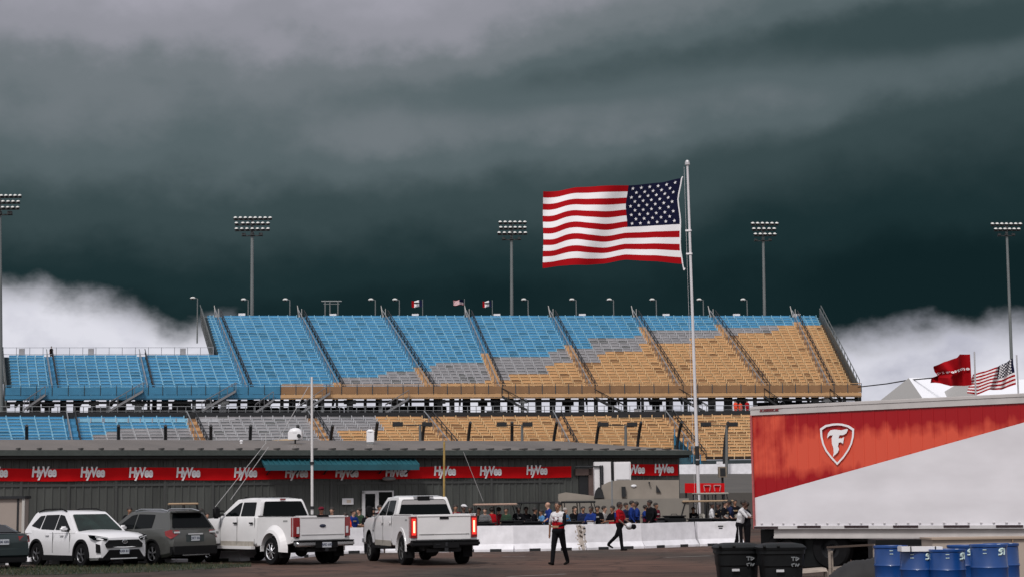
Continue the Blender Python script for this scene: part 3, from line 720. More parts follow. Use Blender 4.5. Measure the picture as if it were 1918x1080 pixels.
for i, (a, b, lab) in enumerate((((401, 951), (497, 830), 'lower stay wire running up from behind the dual-wheel pickup to the roof antenna'), ((432, 935), (503, 836), 'second stay wire beside the lower one, ending at the roof edge'), ((520, 826), (578, 722), 'thin stay wire rising from the roof to the tall white pole'), ((905, 938), (868, 845), 'faint stay wire crossing the ribbed wall right of the ochre post'))):
    D = 64; k = MB(); k.tube(P(*a, D), P(*b, D + (6 if i != 3 else 0)), .014 if i != 3 else .008, n=5)
    tag(k.build('stay_wire', mat('wire pale', (.34, .33, .33), .5)), lab, 'wire', 'stay wires')
# cabinets, concrete block wall at the right end
M_cab = mat('cabinet white', (.70, .68, .69), .5, var=.08, vs=2)
def pxbox(nm, label, cat, px0, px1, pyt, D, dep, mt, z0=0, group=None, extra=None, pyb=None):
    a = P(px0, pyt, D); b = P(px1, pyt, D); zt = a.z
    if pyb is not None: z0 = P(px0, pyb, D).z
    o = thing(nm, label, cat, Vector(((a.x + b.x) / 2, D + dep / 2, z0)), 0, group)
    k = MB(); k.bb(a.x, b.x, D, D + dep, z0, zt); k.build('body', mt, o, world=True)
    return o, a.x, b.x, z0, zt
o, x0, x1, z0, z1 = pxbox('cabinet', 'white cabinet with black conduit pipes beside the dark doorway', 'cabinet', 1113, 1144, 864, 73.5, 1.0, M_cab)
k = MB()
for f in (.36, .48): k.tube((x0 + (x1 - x0) * f, 73.44, z0 + .5), (x0 + (x1 - x0) * f, 73.44, z1 - .15), .035)
k.tube((x0 - .8, 73.44, z1 - .2), (x0 + (x1 - x0) * .42, 73.44, z1 - .2), .03); k.build('conduit', M_dark, o, world=True)
o, x0, x1, z0, z1 = pxbox('cabinet', 'square white cabinet next to the short red banner', 'cabinet', 1150, 1181, 864, 73.5, 1.0, M_cab)
k = MB(); k.bb(x0 - .16, x0 - .01, 73.7, 74.3, 0, z1, 0); k.build('side_channel', M_black, o, world=True)
k = MB(); k.bb(x0 + .06, x1 - .06, 73.47, 73.5, z1 - .75, z1 - .06); k.build('door_panel', M_white, o, world=True)
M_tan = mat('tan concrete', (.27, .235, .20), .85, var=.15, vs=1.2, bump=.2)
o = thing('block_wall', 'tan concrete wall with a stepped left end behind the golf carts', 'wall', P(1200, 940, 71) * Vector((1, 1, 0)) if False else Vector((P(1200, 940, 71).x, 71, 0)))
k = MB(); D = 71
pl = [(1046, 1010), (1046, 924), (1060, 921), (1100, 926), (1128, 930), (1128, 908), (1142, 901), (1160, 898), (1272, 898), (1272, 1010)]
k.prism([P(x, y, D) * Vector((1, 1, 1)) if y < 1000 else Vector((P(x, y, D).x, D, 0)) for x, y in pl], Vector((0, .8, 0)))
k.build('panel', M_tan, o, world=True)
k = MB(); k.prism([P(1060, 935, 70.6), P(1290, 932, 70.6), Vector((P(1290, 932, 70.6).x, 70.6, 0)), Vector((P(1060, 935, 70.6).x, 70.6, 0))], Vector((0, .3, 0))); k.build('lower_panel', mat('grey concrete', (.215, .195, .17), .85, var=.12, vs=1), o, world=True)
for (x, y, rx, rzz) in ((1187, 909, .12, .06),): k = MB(); k.ell(P(x, y, D - .03), (rx, .03, rzz), 10); k.build('lamp', M_white, o, world=True)
for (x, y, w, h) in ((1168, 920, .16, .42), (1216, 903, .05, .07)): k = MB(); c = P(x, y, D - .1); k.box(c, (w, .16, h)); k.build('socket_box', M_black, o, world=True)
k = MB(); k.prism([P(1229, 907, D - .02), P(1238, 921, D - .02), P(1229, 921, D - .02)], Vector((0, -.05, 0))); k.build('notch', M_black, o, world=True)
k = MB(); k.prism([P(1113, 932, D - .3), P(1116, 918, D - .3), P(1122, 911, D - .3), P(1128, 916, D - .3), P(1132, 932, D - .3)], Vector((0, .4, 0)))
tag(k.build('tarp_bundle', M_black), 'dark rounded tarp bundle against the tan wall below the white cabinet', 'tarp')
pole('sign_post', 'thin steel post standing before the tan wall right of the white cabinets', 1147, 985, 1146, 898, 69, .035, .03, STEEL)
# small things right of the building
o, x0, x1, z0, z1 = pxbox('speaker_box', 'tan loudspeaker box mounted on the tall grey post right of the flagpole', 'speaker', 1346, 1361, 873, 100, .5, mat('tan speaker', (.21, .17, .13), .7, var=.2), group=None, pyb=893)
k = MB(); k.tube(((x0 + x1) / 2, 100.25, 0), ((x0 + x1) / 2, 100.25, z0), .07); k.bb(x0 + .08, x1 - .08, 99.97, 100, z0 + .08, z1 - .08, 0); k.build('bracket', M_dark, o, world=True)
o = thing('red_board', 'red advertising board with pale outlined shapes beyond the flagpole foot', 'board', Vector((P(1320, 920, 98).x, 98, 0)))
k = MB(); k.prism([P(1283, 922, 98), P(1357, 922, 98), P(1357, 904, 98), P(1283, 904, 98)], Vector((0, .15, 0))); k.build('face', M_red, o, world=True)
k = MB()
for x0_ in (1318, 1337):
    for a, b in (((x0_, 908), (x0_ + 13, 908)), ((x0_, 908), (x0_ + 2, 919)), ((x0_ + 13, 908), (x0_ + 11, 919))): k.tube(P(*a, 97.95), P(*b, 97.95), .035, n=5)
k.build('printed_mark', mat('faded pink', (.45, .22, .22), .6), o, world=True)
k = MB(); 
for x in (1285, 1300, 1320, 1340, 1356): q = P(x, 920, 98.2); k.tube(Vector((q.x, q.y, 0)), q, .05)
k.build('post', M_dark, o, world=True)
# shed at the left edge
o, x0, x1, z0, z1 = pxbox('shed', 'beige flat-sided shed at the left edge behind the dark parked car', 'shed', -120, 46, 935, 57, .5, mat('beige panel', (.30, .25, .22), .7, var=.08, vs=1))
k = MB(); k.bb(x0, x1 + .05, 56.9, 57.6, z1, z1 + .09); k.build('roof', M_dark, o, world=True)
k = MB(); k.bb(x1 - .07, x1 + .02, 56.95, 57.0, 0, z1); k.bb(x1 - .24, x1 - .18, 56.97, 57.0, 0, z1, 1); k.build('corner_trim', [mat('pale trim', (.42, .40, .38), .6), M_dark], o, world=True)

# ================================================================== concrete barriers
BP = [(1396, 1020), (1310, 1022), (1208, 1026), (1099, 1029), (963, 1032), (843, 1033), (720, 1034), (640, 1036), (545, 1046), (450, 1050), (330, 1052), (210, 1054), (90, 1056), (-40, 1058)]
BL = ['white concrete barrier with a small posted notice, next to the trailer', 'white concrete barrier left of the one with the posted notice', 'white concrete barrier behind the person carrying a white bag', 'white concrete barrier with a dark rusty stained end beside the walking man', 'white concrete barrier right of the pickup with lit tail lamps', 'white concrete barrier whose left part hides behind the pickup with lit tail lamps', 'white concrete barrier seen in the gap between the two white pickups', 'white concrete barrier behind the tail of the dual-wheel pickup', 'white concrete barrier seen under the bed of the dual-wheel pickup', 'white concrete barrier seen under the cab of the dual-wheel pickup', 'white concrete barrier seen under the dark grey car', 'white concrete barrier seen under the front of the white parked car', 'white concrete barrier between the white parked car and the leftmost car']
M_hole = mat('dark stain', (.05, .035, .028), .9, var=.4)
for i in range(len(BP) - 1):
    b = G(*BP[i]); a = G(*BP[i + 1]); u = (b - a).normalized(); n = Vector((u.y, -u.x, 0)); up = Vector((0, 0, 1)); a = a + u * .03; b = b - u * .03
    o = thing('concrete_barrier', BL[i], 'barrier', (a + b) / 2 + n * -.3, 0, 'white concrete barriers')
    prof = [(-.0, 0), (-.0, .08), (-.15, .27), (-.22, .92), (-.40, .92), (-.47, .27), (-.62, .08), (-.62, 0)]
    k = MB(); ns = 8; vs = []
    for j in range(ns + 1):
        p = a.lerp(b, j / ns)
        for q, (w, h) in enumerate(prof): vs.append(p + n * (w + random.uniform(-.004, .004)) + up * (h + (random.uniform(-.006, .006) if h > .2 else 0)))
    m_ = len(prof)
    fs = [(j * m_ + q, (j + 1) * m_ + q, (j + 1) * m_ + (q + 1) % m_, j * m_ + (q + 1) % m_) for j in range(ns) for q in range(m_)] + [tuple(range(m_)), tuple(range(ns * m_, ns * m_ + m_))[::-1]]
    k.add(vs, fs); k.build('block', M_concw, o, world=True)
    k = MB()
    for f in (.28, .72):
        p = a.lerp(b, f); k.box(p + n * -.02 + up * .05, (.42, .06, .10), 0, rz=math.atan2(u.y, u.x))
    k.build('forklift_slot', M_black, o, world=True)
    if i == 3:
        k = MB(); c = b - u * .12
        for q in range(300):
            z = random.uniform(.04, .9); r = random.uniform(.02, .05); mi_ = 1
            if q > 275: mi_ = 0; z = random.choice((.82, .64, .48, .13)) + random.gauss(0, .02); r = random.uniform(.03, .05)
            off = -.15 - (z - .27) / .65 * .07 if z > .27 else -.15 * (z - .08) / .19
            k.ell(c + n * (min(off, 0) + .002 + (.004 if mi_ == 0 else 0)) + up * z + u * random.gauss(-.02, .07 if mi_ else .03), (r * .8, .006, r * 1.3), 6, mi_)
        k.build('rust_stain', [M_hole, mat('rust wash', (.46, .40, .36), .9, var=.3)], o, world=True)
        k = MB()
        for z in (.3, .55, .78): k.tube(b - u * .02 + n * -.2 + up * z, b + u * .06 + n * -.2 + up * z, .03)
        k.build('steel_loop', M_dark, o, world=True)
    if i == 0:
        c = P(1357, 986, 61) ; p = a.lerp(b, .52) + n * -.20 + up * .62
        k = MB(); R = math.atan2(u.y, u.x); k.box(p, (.50, .012, .48), 0, rz=R)
        for z, w in ((.12, .22), (.04, .16), (-.07, .34), (-.14, .38)): k.box(p + n * .01 + up * z, (w, .004, .05), 1, rz=R)
        k.build('posted_notice', [M_white, M_dark], o, world=True)
# ================================================================== trailer
tA = ZP(1407, 762, 4.1); tB = ZP(1918, 737, 4.1)
tu = Vector((tB.x - tA.x, tB.y - tA.y, 0)).normalized(); tn = Vector((tu.y, -tu.x, 0)); tyaw = math.atan2(tu.y, tu.x)
t0 = Vector((tA.x, tA.y, 0))
def tl(px, py, off=0):
    d = ray(px, py); s = (t0 + tn * off).dot(tn) / d.dot(tn); p = d * s; p.z += CAMZ; return (p - t0).dot(tu), p.z
TR = thing('semi_trailer', 'long white semi-trailer with an uneven red wedge and a white shield emblem', 'trailer', t0, tyaw)
zb_ = tl(1411, 989)[1]; zr = tl(1410, 777)[1]; LT = 15.0
d0 = tl(1410, 932); d1 = tl(1918, 790); sl_ = (d1[1] - d0[1]) / (d1[0] - d0[0])
m = bpy.data.materials.new('trailer side paint'); m.use_nodes = True; tt = m.node_tree; b = tt.nodes['Principled BSDF']
tc_ = tt.nodes.new('ShaderNodeTexCoord'); tc_.object = TR; sp = tt.nodes.new('ShaderNodeSeparateXYZ'); tt.links.new(tc_.outputs['Object'], sp.inputs[0])
def tm(op, a, b_=None, clamp=False):
    n = tt.nodes.new('ShaderNodeMath'); n.operation = op; n.use_clamp = clamp
    for i, v in enumerate((a, b_)):
        if v is None: continue
        if isinstance(v, (int, float)): n.inputs[i].default_value = v
        else: tt.links.new(v, n.inputs[i])
    return n.outputs[0]
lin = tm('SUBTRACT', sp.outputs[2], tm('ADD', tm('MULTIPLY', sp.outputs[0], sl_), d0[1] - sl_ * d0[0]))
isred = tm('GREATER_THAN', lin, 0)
def tno(st, sc, det):
    mp = tt.nodes.new('ShaderNodeMapping'); mp.inputs['Scale'].default_value = st; tt.links.new(tc_.outputs['Object'], mp.inputs[0])
    n = tt.nodes.new('ShaderNodeTexNoise'); n.inputs['Scale'].default_value = sc; n.inputs['Detail'].default_value = det; tt.links.new(mp.outputs[0], n.inputs['Vector']); return n.outputs['Fac']
# uneven red: paler orange midway, deeper under the top rail and lower down
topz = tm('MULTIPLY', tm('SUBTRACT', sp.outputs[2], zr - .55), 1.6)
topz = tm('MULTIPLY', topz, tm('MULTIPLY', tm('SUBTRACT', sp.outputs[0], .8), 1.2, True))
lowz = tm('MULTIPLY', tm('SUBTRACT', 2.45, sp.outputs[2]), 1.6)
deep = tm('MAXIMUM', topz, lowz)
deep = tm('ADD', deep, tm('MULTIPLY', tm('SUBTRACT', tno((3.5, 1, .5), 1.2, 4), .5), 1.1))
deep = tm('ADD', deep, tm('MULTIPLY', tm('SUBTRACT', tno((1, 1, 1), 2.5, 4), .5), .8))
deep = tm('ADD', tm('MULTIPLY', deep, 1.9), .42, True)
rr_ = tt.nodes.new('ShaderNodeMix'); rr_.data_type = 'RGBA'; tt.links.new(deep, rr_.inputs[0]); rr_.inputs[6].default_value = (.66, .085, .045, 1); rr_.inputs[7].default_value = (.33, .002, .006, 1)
wn_ = tno((.5, 1, 1.3), 1.1, 5)
wr = tt.nodes.new('ShaderNodeValToRGB'); tt.links.new(wn_, wr.inputs[0]); wr.color_ramp.elements[0].position = .3; wr.color_ramp.elements[0].color = (.63, .61, .64, 1); wr.color_ramp.elements[1].position = .75; wr.color_ramp.elements[1].color = (.77, .75, .79, 1)
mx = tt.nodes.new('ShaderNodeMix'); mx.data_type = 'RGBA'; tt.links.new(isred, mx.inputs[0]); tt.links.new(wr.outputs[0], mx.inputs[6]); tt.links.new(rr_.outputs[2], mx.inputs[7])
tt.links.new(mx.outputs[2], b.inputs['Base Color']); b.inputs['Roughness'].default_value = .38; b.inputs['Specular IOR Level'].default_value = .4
wv = tt.nodes.new('ShaderNodeBump'); wv.inputs['Strength'].default_value = .25; wv.inputs['Distance'].default_value = .03
tt.links.new(tno((2.2, 1, .35), 1.5, 2), wv.inputs['Height']); tt.links.new(wv.outputs[0], b.inputs['Normal'])
M_tp = m
M_rail = mat('trailer rail', (.50, .47, .46), .45, var=.15, vs=1.5)
k = MB(); k.bb(0, LT, .02, 2.58, zb_, 4.06)
x = .3
while x < LT:
    k.bb(x, x + .05, .012, .02, max(zb_ + .1, d0[1] + sl_ * (x - d0[0]) + .03), max(zb_ + .15, zr - .02)); x += .305
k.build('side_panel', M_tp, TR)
k = MB(); k.bb(-.02, LT, -.02, .03, zr, 4.10); k.bb(-.02, LT, -.035, -.02, 4.04, 4.10); k.bb(-.02, LT, 2.55, 2.62, zr, 4.10); k.bb(-.02, 0, 0, 2.6, zr, 4.1)
k.build('top_rail', M_rail, TR)
k = MB(); k.bb(-.03, .02, -.03, .05, zb_, zr, 0); k.bb(-.04, -.03, .03, 2.6, zb_, zr, 0); k.build('corner_post', mat('corner post', (.40, .10, .10), .5, var=.3), TR)
k = MB(); k.bb(0, LT, 0, 2.6, 4.09, 4.12); k.build('roof', M_rail, TR)
zsk = tl(1448, 1007)[1]; us = tl(1448, 1007)[0]
k = MB(); k.bb(us, LT, .06, .12, zsk, zb_ - .0, 0); k.bb(us, LT, .03, .06, zsk, zsk + .05, 0); k.build('side_skirt', M_rail, TR)
k = MB(); k.bb(0, LT, -.03, .02, zb_ - .01, zb_ + .07); x = .2
while x < LT: k.ell((x, -.0, zb_ + .13), (.035, .02, .02), 6); x += .305
k.build('bottom_rail', mat('bottom rail', (.56, .54, .55), .4, var=.1), TR)
k = MB()
for i in range(-1, 16):
    px = 1472 + i * 46 if False else 0
u_a = tl(1495, 992)[0]; u_b = tl(1583, 992)[0]; st = u_b - u_a
for i in range(-1, 13):
    u = u_a + i * st
    if i == -1: k.bb(0, .68, -.045, -.03, zb_ + .0, zb_ + .055)
    elif u < LT - 1: k.bb(u, u + st * .5, -.045, -.03, zb_ + .02, zb_ + .075)
k.build('marker_strip', mat('marker strip dark', (.03, .015, .018), .5), TR)
k = MB(); k.bb(.1, LT, .35, 2.3, zb_ - .32, zb_ - .02)
for x in (.9, 2.1, 3.3, 5, 7, 9): k.bb(x, x + .1, .1, 2.5, zb_ - .2, zb_)
k.build('chassis', M_black, TR)
k = MB(); k.bb(-.12, .0, .1, 2.5, .45, .6); k.bb(-.1, 0, .5, .6, .5, zb_); k.bb(-.1, 0, 2.0, 2.1, .5, zb_); k.build('underride_guard', M_black, TR)
k = MB(); k.prism([(0, .3, zb_ - .05), (2.6, .3, zb_ - .05), (2.0, .3, .08), (1.2, .3, .05), (0, .3, .2)], (0, .03, 0)); k.build('mud_flap', M_plastic, TR)
for x in (.75, 2.0):
    for y in (.3, 2.2):
        w = MB(); w.lathe([(.25, -.12), (.46, -.13), (.51, -.08), (.51, .14), (.46, .2), (.25, .2)], (x, y, .51), 28, axis='Y'); o = w.build('wheel', M_blk, TR)
        w = MB(); w.lathe([(0, -.02), (.1, -.1), (.12, -.02), (.24, .0), (.26, -.1)], (x, y, .51), 20, axis='Y'); q = w.build('rim', M_dark, o); q.location -= o.location
k = MB()
for y in (.4, 2.1): k.bb(11, 11.14, y, y + .14, .1, zb_); k.bb(10.9, 11.24, y - .08, y + .22, 0, .08)
k.build('landing_gear', M_dark, TR)
# shield emblem
def T(u, z, off=.02): return Vector((u, -off, z))
def tp(px, py, off=.02): u, z = tl(px, py); return Vector((u, -off, z))
SZ = lambda zx, zy: (1380 + zx / 3.0, 720 + zy / 3.0)
shield = [(470, 245), (500, 225), (540, 217), (567, 215), (595, 217), (632, 227), (662, 247), (660, 290), (650, 330), (632, 368), (605, 408), (567, 450), (530, 410), (500, 370), (483, 332), (473, 290)]
ctr = (567, 320)
k = MB(); out = [tp(*SZ(*p)) for p in shield]; inn = [tp(*SZ(ctr[0] + (p[0] - ctr[0]) * .885, ctr[1] + (p[1] - ctr[1]) * .89)) for p in shield]
n = len(out); off = Vector((0, -.006, 0))
for i in range(n):
    j = (i + 1) % n; k.prism([out[i], out[j], inn[j], inn[i]], off)
e = k.build('shield_emblem', M_let, TR)
Fp = [(510, 300), (516, 270), (530, 254), (552, 250), (590, 254), (622, 247), (628, 250), (618, 272), (600, 282), (580, 282), (575, 300), (592, 300), (606, 292), (600, 330), (588, 322), (576, 324), (572, 345), (578, 362), (570, 380), (543, 404), (548, 380), (546, 355), (538, 330), (536, 300), (542, 282), (526, 284)]
k = MB(); k.prism([tp(*SZ(*p), .026) for p in Fp], off); q = k.build('letter_f', M_let, e); q.location -= e.location
# small dark red builder's mark on the top rail
k = MB(); Sq = lambda pts: k.prism([tp(x, y, .03) for x, y in pts], (0, -.004, 0))
Sq([(1424, 769), (1428, 762), (1440, 762), (1438, 764), (1430, 764.5), (1428, 769)]); Sq([(1430, 768.5), (1433, 765.5), (1452, 764.6), (1449, 767.6)]); Sq([(1452, 768), (1455, 763), (1470, 761), (1468, 763.5), (1459, 765), (1458, 767.8)]); Sq([(1424, 770.5), (1424, 769.5), (1460, 767.8), (1459, 769)])
k.build('rail_mark', mat('mark maroon', (.16, .02, .025), .5), TR)

# ================================================================== bins, drums, trestle
def bin_(px, label, D):
    a = P(px, 1018, D); o = thing('trash_cart', label, 'bin', Vector((a.x, D, 0)), 0, 'black wheeled bins')
    h = a.z - .02; w = .31; k = MB()
    def ring(hw, hd, z, r=.15):
        pts = []
        for sx, sy in ((1, 1), (-1, 1), (-1, -1), (1, -1)):
            for t in range(5):
                an = {(1, 1): 0, (-1, 1): 90, (-1, -1): 180, (1, -1): 270}[(sx, sy)] + t * 22.5
                pts.append((sx * (hw - r) + r * math.cos(math.radians(an)), sy * (hd - r) + r * math.sin(math.radians(an)), z))
        return pts
    def tower(levels, mi=0):
        vs = []; n = 20
        for l in levels: vs += ring(*l)
        k.add(vs, [(i * n + j, i * n + (j + 1) % n, (i + 1) * n + (j + 1) % n, (i + 1) * n + j) for i in range(len(levels) - 1) for j in range(n)] + [tuple(range(n))[::-1], tuple(range((len(levels) - 1) * n, len(levels) * n))], mi, True)
    tower([(.235, .25, .06), (.25, .27, .10), (.292, .30, h * .72), (.302, .315, h * .74), (.312, .325, h - .12), (.328, .343, h - .11), (.328, .343, h - .05), (.30, .32, h - .05)])
    for x in (-.14, .0, .14): k.bb(x - .02, x + .02, -.335, -.28, .2, h * .60)
    k.build('body', M_plastic, o, sharp=30)
    k = MB(); tower([(.342, .36, h - .05), (.345, .365, h - .02), (.30, .31, h + .02), (.20, .22, h + .04)]); k.build('lid', M_plastic, o, sharp=30)
    k = MB(); k.tube((-.24, .42, h - .06), (.24, .42, h - .06), .025)
    for x in (-.24, .24): k.tube((x, .30, h - .06), (x, .42, h - .06), .022)
    for x in (-.3, -.1): k.tube((x, -.36, h + .0), (x + .04, -.36, h + .0), .02)
    k.build('handle', M_plastic, o)
    for x in (-.26, .26):
        k = MB(); k.lathe([(0, -.03), (.1, -.03), (.1, .03), (0, .03)], (x, .26, .1), 16, axis='X'); k.build('wheel', M_blk, o)
    k = MB()
    for z in (h * .735 - .06, h * .735 - .33): k.box((-.06, -.335 if z > .6 else -.31, z), (.11, .008, .035))
    k.build('label_plate', mat('label grey', (.52, .52, .54), .5), o)
    k = MB()
    rn = random.Random(int(px))
    sgn = [((.10, 0), (.16, 0)), ((.13, 0), (.13, -.05)), ((.17, -.05), (.17, 0)), ((.17, 0), (.215, -.02)), ((.215, -.02), (.17, -.05)), ((.10, -.10), (.15, -.09)), ((.10, -.10), (.12, -.13)), ((.16, -.13), (.17, -.085)), ((.17, -.085), (.19, -.13)), ((.19, -.13), (.215, -.09))]
    for a_, b_ in sgn: k.tube((a_[0], -.335, h - .16 + a_[1]), (b_[0], -.335, h - .16 + b_[1]), .009, n=5)
    k.build('painted_mark', mat('faded white mark', (.42, .43, .44) if px > 1400 else (.16, .17, .18), .6), o)
    return o
bin_(1379, 'black wheeled bin left of its twin, standing before the barrier end', 25.6)
bin_(1461, 'black wheeled bin with brighter white marks, right of its twin', 25.0)
M_blued = mat('drum blue', (.002, .048, .21), .42, var=.2, vs=3, coat=.3)
M_mk = mat('drum mark', (.55, .68, .66), .5)
def drum(px, pyt, D, label, mark=0):
    a = P(px, pyt, D); z = a.z; o = thing('steel_drum', label, 'drum', Vector((a.x, D, 0)), random.uniform(0, .1), 'blue drums')
    prof = [(0, 0), (.27, 0), (.285, .012), (.285, .03), (.275, .045), (.278, z * .30), (.29, z * .33), (.278, z * .36), (.28, z * .62), (.293, z * .65), (.280, z * .68), (.277, z - .05), (.29, z - .035), (.29, z - .004), (.283, z), (.27, z - .02), (0, z - .02)]
    k = MB(); k.lathe(prof, n=36); k.build('body', M_blued, o, sharp=25)
    k = MB(); k.lathe([(.0, z - .018), (.03, z - .018), (.03, z), (0, z)], (.15, -.05, 0), 10); k.build('bung', mat('bung white', (.5, .55, .6), .5), o)
    k = MB(); rr = .283
    def q(t, zz): return Vector((rr * math.sin(t), -rr * math.cos(t), zz))
    def stroke(pts, w=.012):
        for (t0_, z0_), (t1_, z1_) in zip(pts[:-1], pts[1:]): k.tube(q(mark + t0_, z - .10 + z0_), q(mark + t1_, z - .10 + z1_), w, n=5)
    stroke([(.10, .035), (-.08, .03), (-.16, .0), (0, -.015), (.04, -.035), (-.08, -.06), (-.20, -.055)], .015)
    stroke([(.2, .04), (.24, .0), (.2, -.06)], .013); stroke([(-.12, .0), (.06, .01)], .012)
    k.build('painted_mark', M_mk, o)
    k = MB(); 
    for zz in (.02, -.035): k.tube(q(mark + 1.0 if mark < .2 else mark - 1.05, z - .10 + zz), q((mark + 1.0 if mark < .2 else mark - 1.05) + .2, z - .10 + zz), .006, n=5)
    k.build('stencil_dash', M_mk, o)
    return o
drum(1668, 1020.5, 29.4, 'leftmost blue drum, beside the black tarp mound', .75)
drum(1718, 1027, 27.9, 'blue drum under the left end of the white plank', .35)
drum(1773, 1027, 27.6, 'blue drum under the right end of the white plank', .65)
drum(1806, 1019.5, 29.0, 'blue drum squeezed in the shadow between its neighbours, fourth from the left', .0)
drum(1851, 1018, 27.0, 'large looking blue drum in front of the beige box, second from the right', .45)
drum(1874, 1016.5, 28.2, 'rightmost blue drum, next to the beige box', -1.4)
o = thing('plank', 'white plank lying across two blue drums', 'plank', P(1728, 1031, 27.6) )
k = MB(); a = P(1689, 1032, 27.6); b = P(1766, 1031.5, 27.6); k.prism([a, b, b + Vector((0, 0, .075)), a + Vector((0, 0, .075))], Vector((0, .3, 0)), 0); k.build('board', M_white, o, world=True)
k = MB()
for f in (.22, .82): q = a.lerp(b, f); k.box(q + Vector((0, -.01, .038)), (.015, .02, .085))
k.build('strap', M_dark, o, world=True)
o, x0, x1, z0, z1 = pxbox('crate_box', 'beige box standing behind the blue drums at the right edge', 'box', 1746, 2050, 1010, 30.2, .8, mat('beige board', (.40, .33, .28), .7, var=.1, vs=2))
k = MB(); k.bb(x0 - .02, x1 + .02, 30.15, 31.05, z1, z1 + .03); k.build('lid', mat('beige lid', (.34, .26, .20), .7), o, world=True)
k = MB(); q = P(1906, 1055, 30.17); k.ell(q, (.02, .01, .02), 8); q2 = P(1899, 1055, 30.17); k.tube((q2.x, 30.17, 0), (q2.x, 30.17, z1), .012); k.build('bolt', mat('bolt tan', (.3, .2, .12), .6), o, world=True)
o, x0, x1, z0, z1 = pxbox('tool_chest', 'black chest in the shade behind the left drums', 'chest', 1640, 1746, 1010, 31.5, .7, M_plastic)
k = MB(); k.bb(x0 + .05, x1 - .05, 31.47, 31.5, z1 - .12, z1 - .1); k.build('lid_seam', M_dark, o, world=True)
# black tarp mound
k = MB(); D = 30.5; nx, ny = 34, 12; vs = []
prof = [(1548, 1080), (1568, 1066), (1580, 1056), (1600, 1048), (1620, 1047), (1640, 1043), (1652, 1045), (1662, 1060)]
for i in range(nx + 1):
    px = 1545 + (1668 - 1545) * i / nx; j = max([q for q in range(len(prof)) if prof[q][0] <= px] or [0]); j = min(j, len(prof) - 2)
    f = (px - prof[j][0]) / (prof[j + 1][0] - prof[j][0]); f = max(0, min(1, f)); y = prof[j][1] + (prof[j + 1][1] - prof[j][1]) * f
    top = P(px, y, D); h = max(.05, top.z)
    for q in range(ny + 1):
        t = PI * q / ny; vs.append((top.x + random.uniform(-.01, .01), D - .45 * math.cos(t), h * math.sin(t) ** .6 * (1 + random.uniform(-.02, .02))))
k.add(vs, [(i * (ny + 1) + q, (i + 1) * (ny + 1) + q, (i + 1) * (ny + 1) + q + 1, i * (ny + 1) + q + 1) for i in range(nx) for q in range(ny)], 0, True)
tag(k.build('tarp_mound', mat('tarp black', (.012, .011, .012), .75)), 'black tarp mound left of the blue drums', 'tarp')
# barricade frame
M_wood = mat('weathered wood', (.30, .25, .21), .8, var=.3, vs=5, stretch=(1, 1, 4))
M_woodd = mat('dark wood', (.06, .04, .03), .8)
o = thing('barricade', 'wooden barricade frame under the trailer with a dark top rail', 'barricade', Vector((P(1590, 1040, 31.5).x, 31.5, 0)))
k = MB()
for px in (1553.5, 1560): q = P(px, 1028 if px < 1555 else 1031, 31.5); k.bb(q.x - .022, q.x + .018, 31.5 + (.1 if px > 1555 else 0), 31.54 + (.1 if px > 1555 else 0), 0, q.z)
q = P(1637, 1018, 31.5); k.bb(q.x - .02, q.x + .02, 31.5, 31.54, 0, q.z); k.build('upright', M_wood, o, world=True)
k = MB(); a = P(1549, 1026, 31.45); b = P(1637, 1021, 31.45); k.prism([a, b, b + Vector((0, 0, .035)), a + Vector((0, 0, .035))], Vector((0, .05, 0))); k.build('top_rail', M_woodd, o, world=True)
k = MB(); a = P(1560, 1067, 31.45); b = P(1600, 1063, 31.45); k.prism([a, b, b + Vector((0, 0, .06)), a + Vector((0, 0, .06))], Vector((0, .04, 0))); k.build('lower_rail', M_wood, o, world=True)
k = MB(); a = P(1497, 1073, 28.5); b = P(1550, 1069, 28.5)
k.prism([a, b, b + Vector((0, .12, .05)), a + Vector((0, .12, .05))], Vector((0, .4, .0)))
for q in (a, b): k.bb(q.x - .03, q.x + .03, 28.6, 28.7, 0, q.z)
k.bb(a.x, b.x, 28.62, 28.66, a.z - .3, a.z - .05)
tag(k.build('low_table', M_wood), 'low pale wooden bench right of the bins under the trailer', 'bench')
# tents behind the trailer
def tent(px0, pxr0, pxr1, pyr, pyb_, D, label, dep=5, mtg=None):
    o = thing('tent', label, 'tent', Vector((P((px0 + pxr1) / 2, 800, D).x, D, 0)), 0, 'white peaked tents')
    a = P(px0, pyb_, D); r = P(pxr0, pyr, D + dep / 2); c = P(px0 + (pxr0 - px0) * 2.35, pyb_, D); e = P(pxr1, pyr, D + dep / 2)
    k = MB(); ez = a.z
    A0 = Vector((a.x, D + dep, ez)); A1 = Vector((c.x, D, ez)); R0 = r; R1 = Vector((e.x, D + dep / 2, r.z)); E1 = Vector((e.x + 2, D, ez)); E0 = Vector((e.x + 2, D + dep, ez))
    k.add([A1, E1, R1, R0], [(0, 1, 2, 3)], 0); k.add([A0, E0, R1, R0], [(3, 2, 1, 0)], 0); k.add([A0, A1, R0], [(0, 1, 2)], 1); k.add([E0, E1, R1], [(0, 1, 2)], 1)
    k.build('canopy', [mat('tent white', (.74, .74, .78), .7), mat('tent gable', (.36, .35, .34), .7)], o, world=True)
    k = MB()
    for q in (A0, A1, E0, E1): k.tube((q.x, q.y, 0), q, .05)
    k.build('pole', M_white, o, world=True)
    k = MB(); k.prism([A1, E1, E1 - Vector((0, 0, .25)), A1 - Vector((0, 0, .25))], Vector((0, -.03, 0))); k.build('valance', M_dark, o, world=True)
tent(1683, 1702, 1770, 707, 745, 75, 'white peaked tent with a grey gable end, left of the red flag')
tent(1786, 1805, 1990, 711, 741, 72, 'white tent roof behind the trailer, below the striped flag at the right edge')
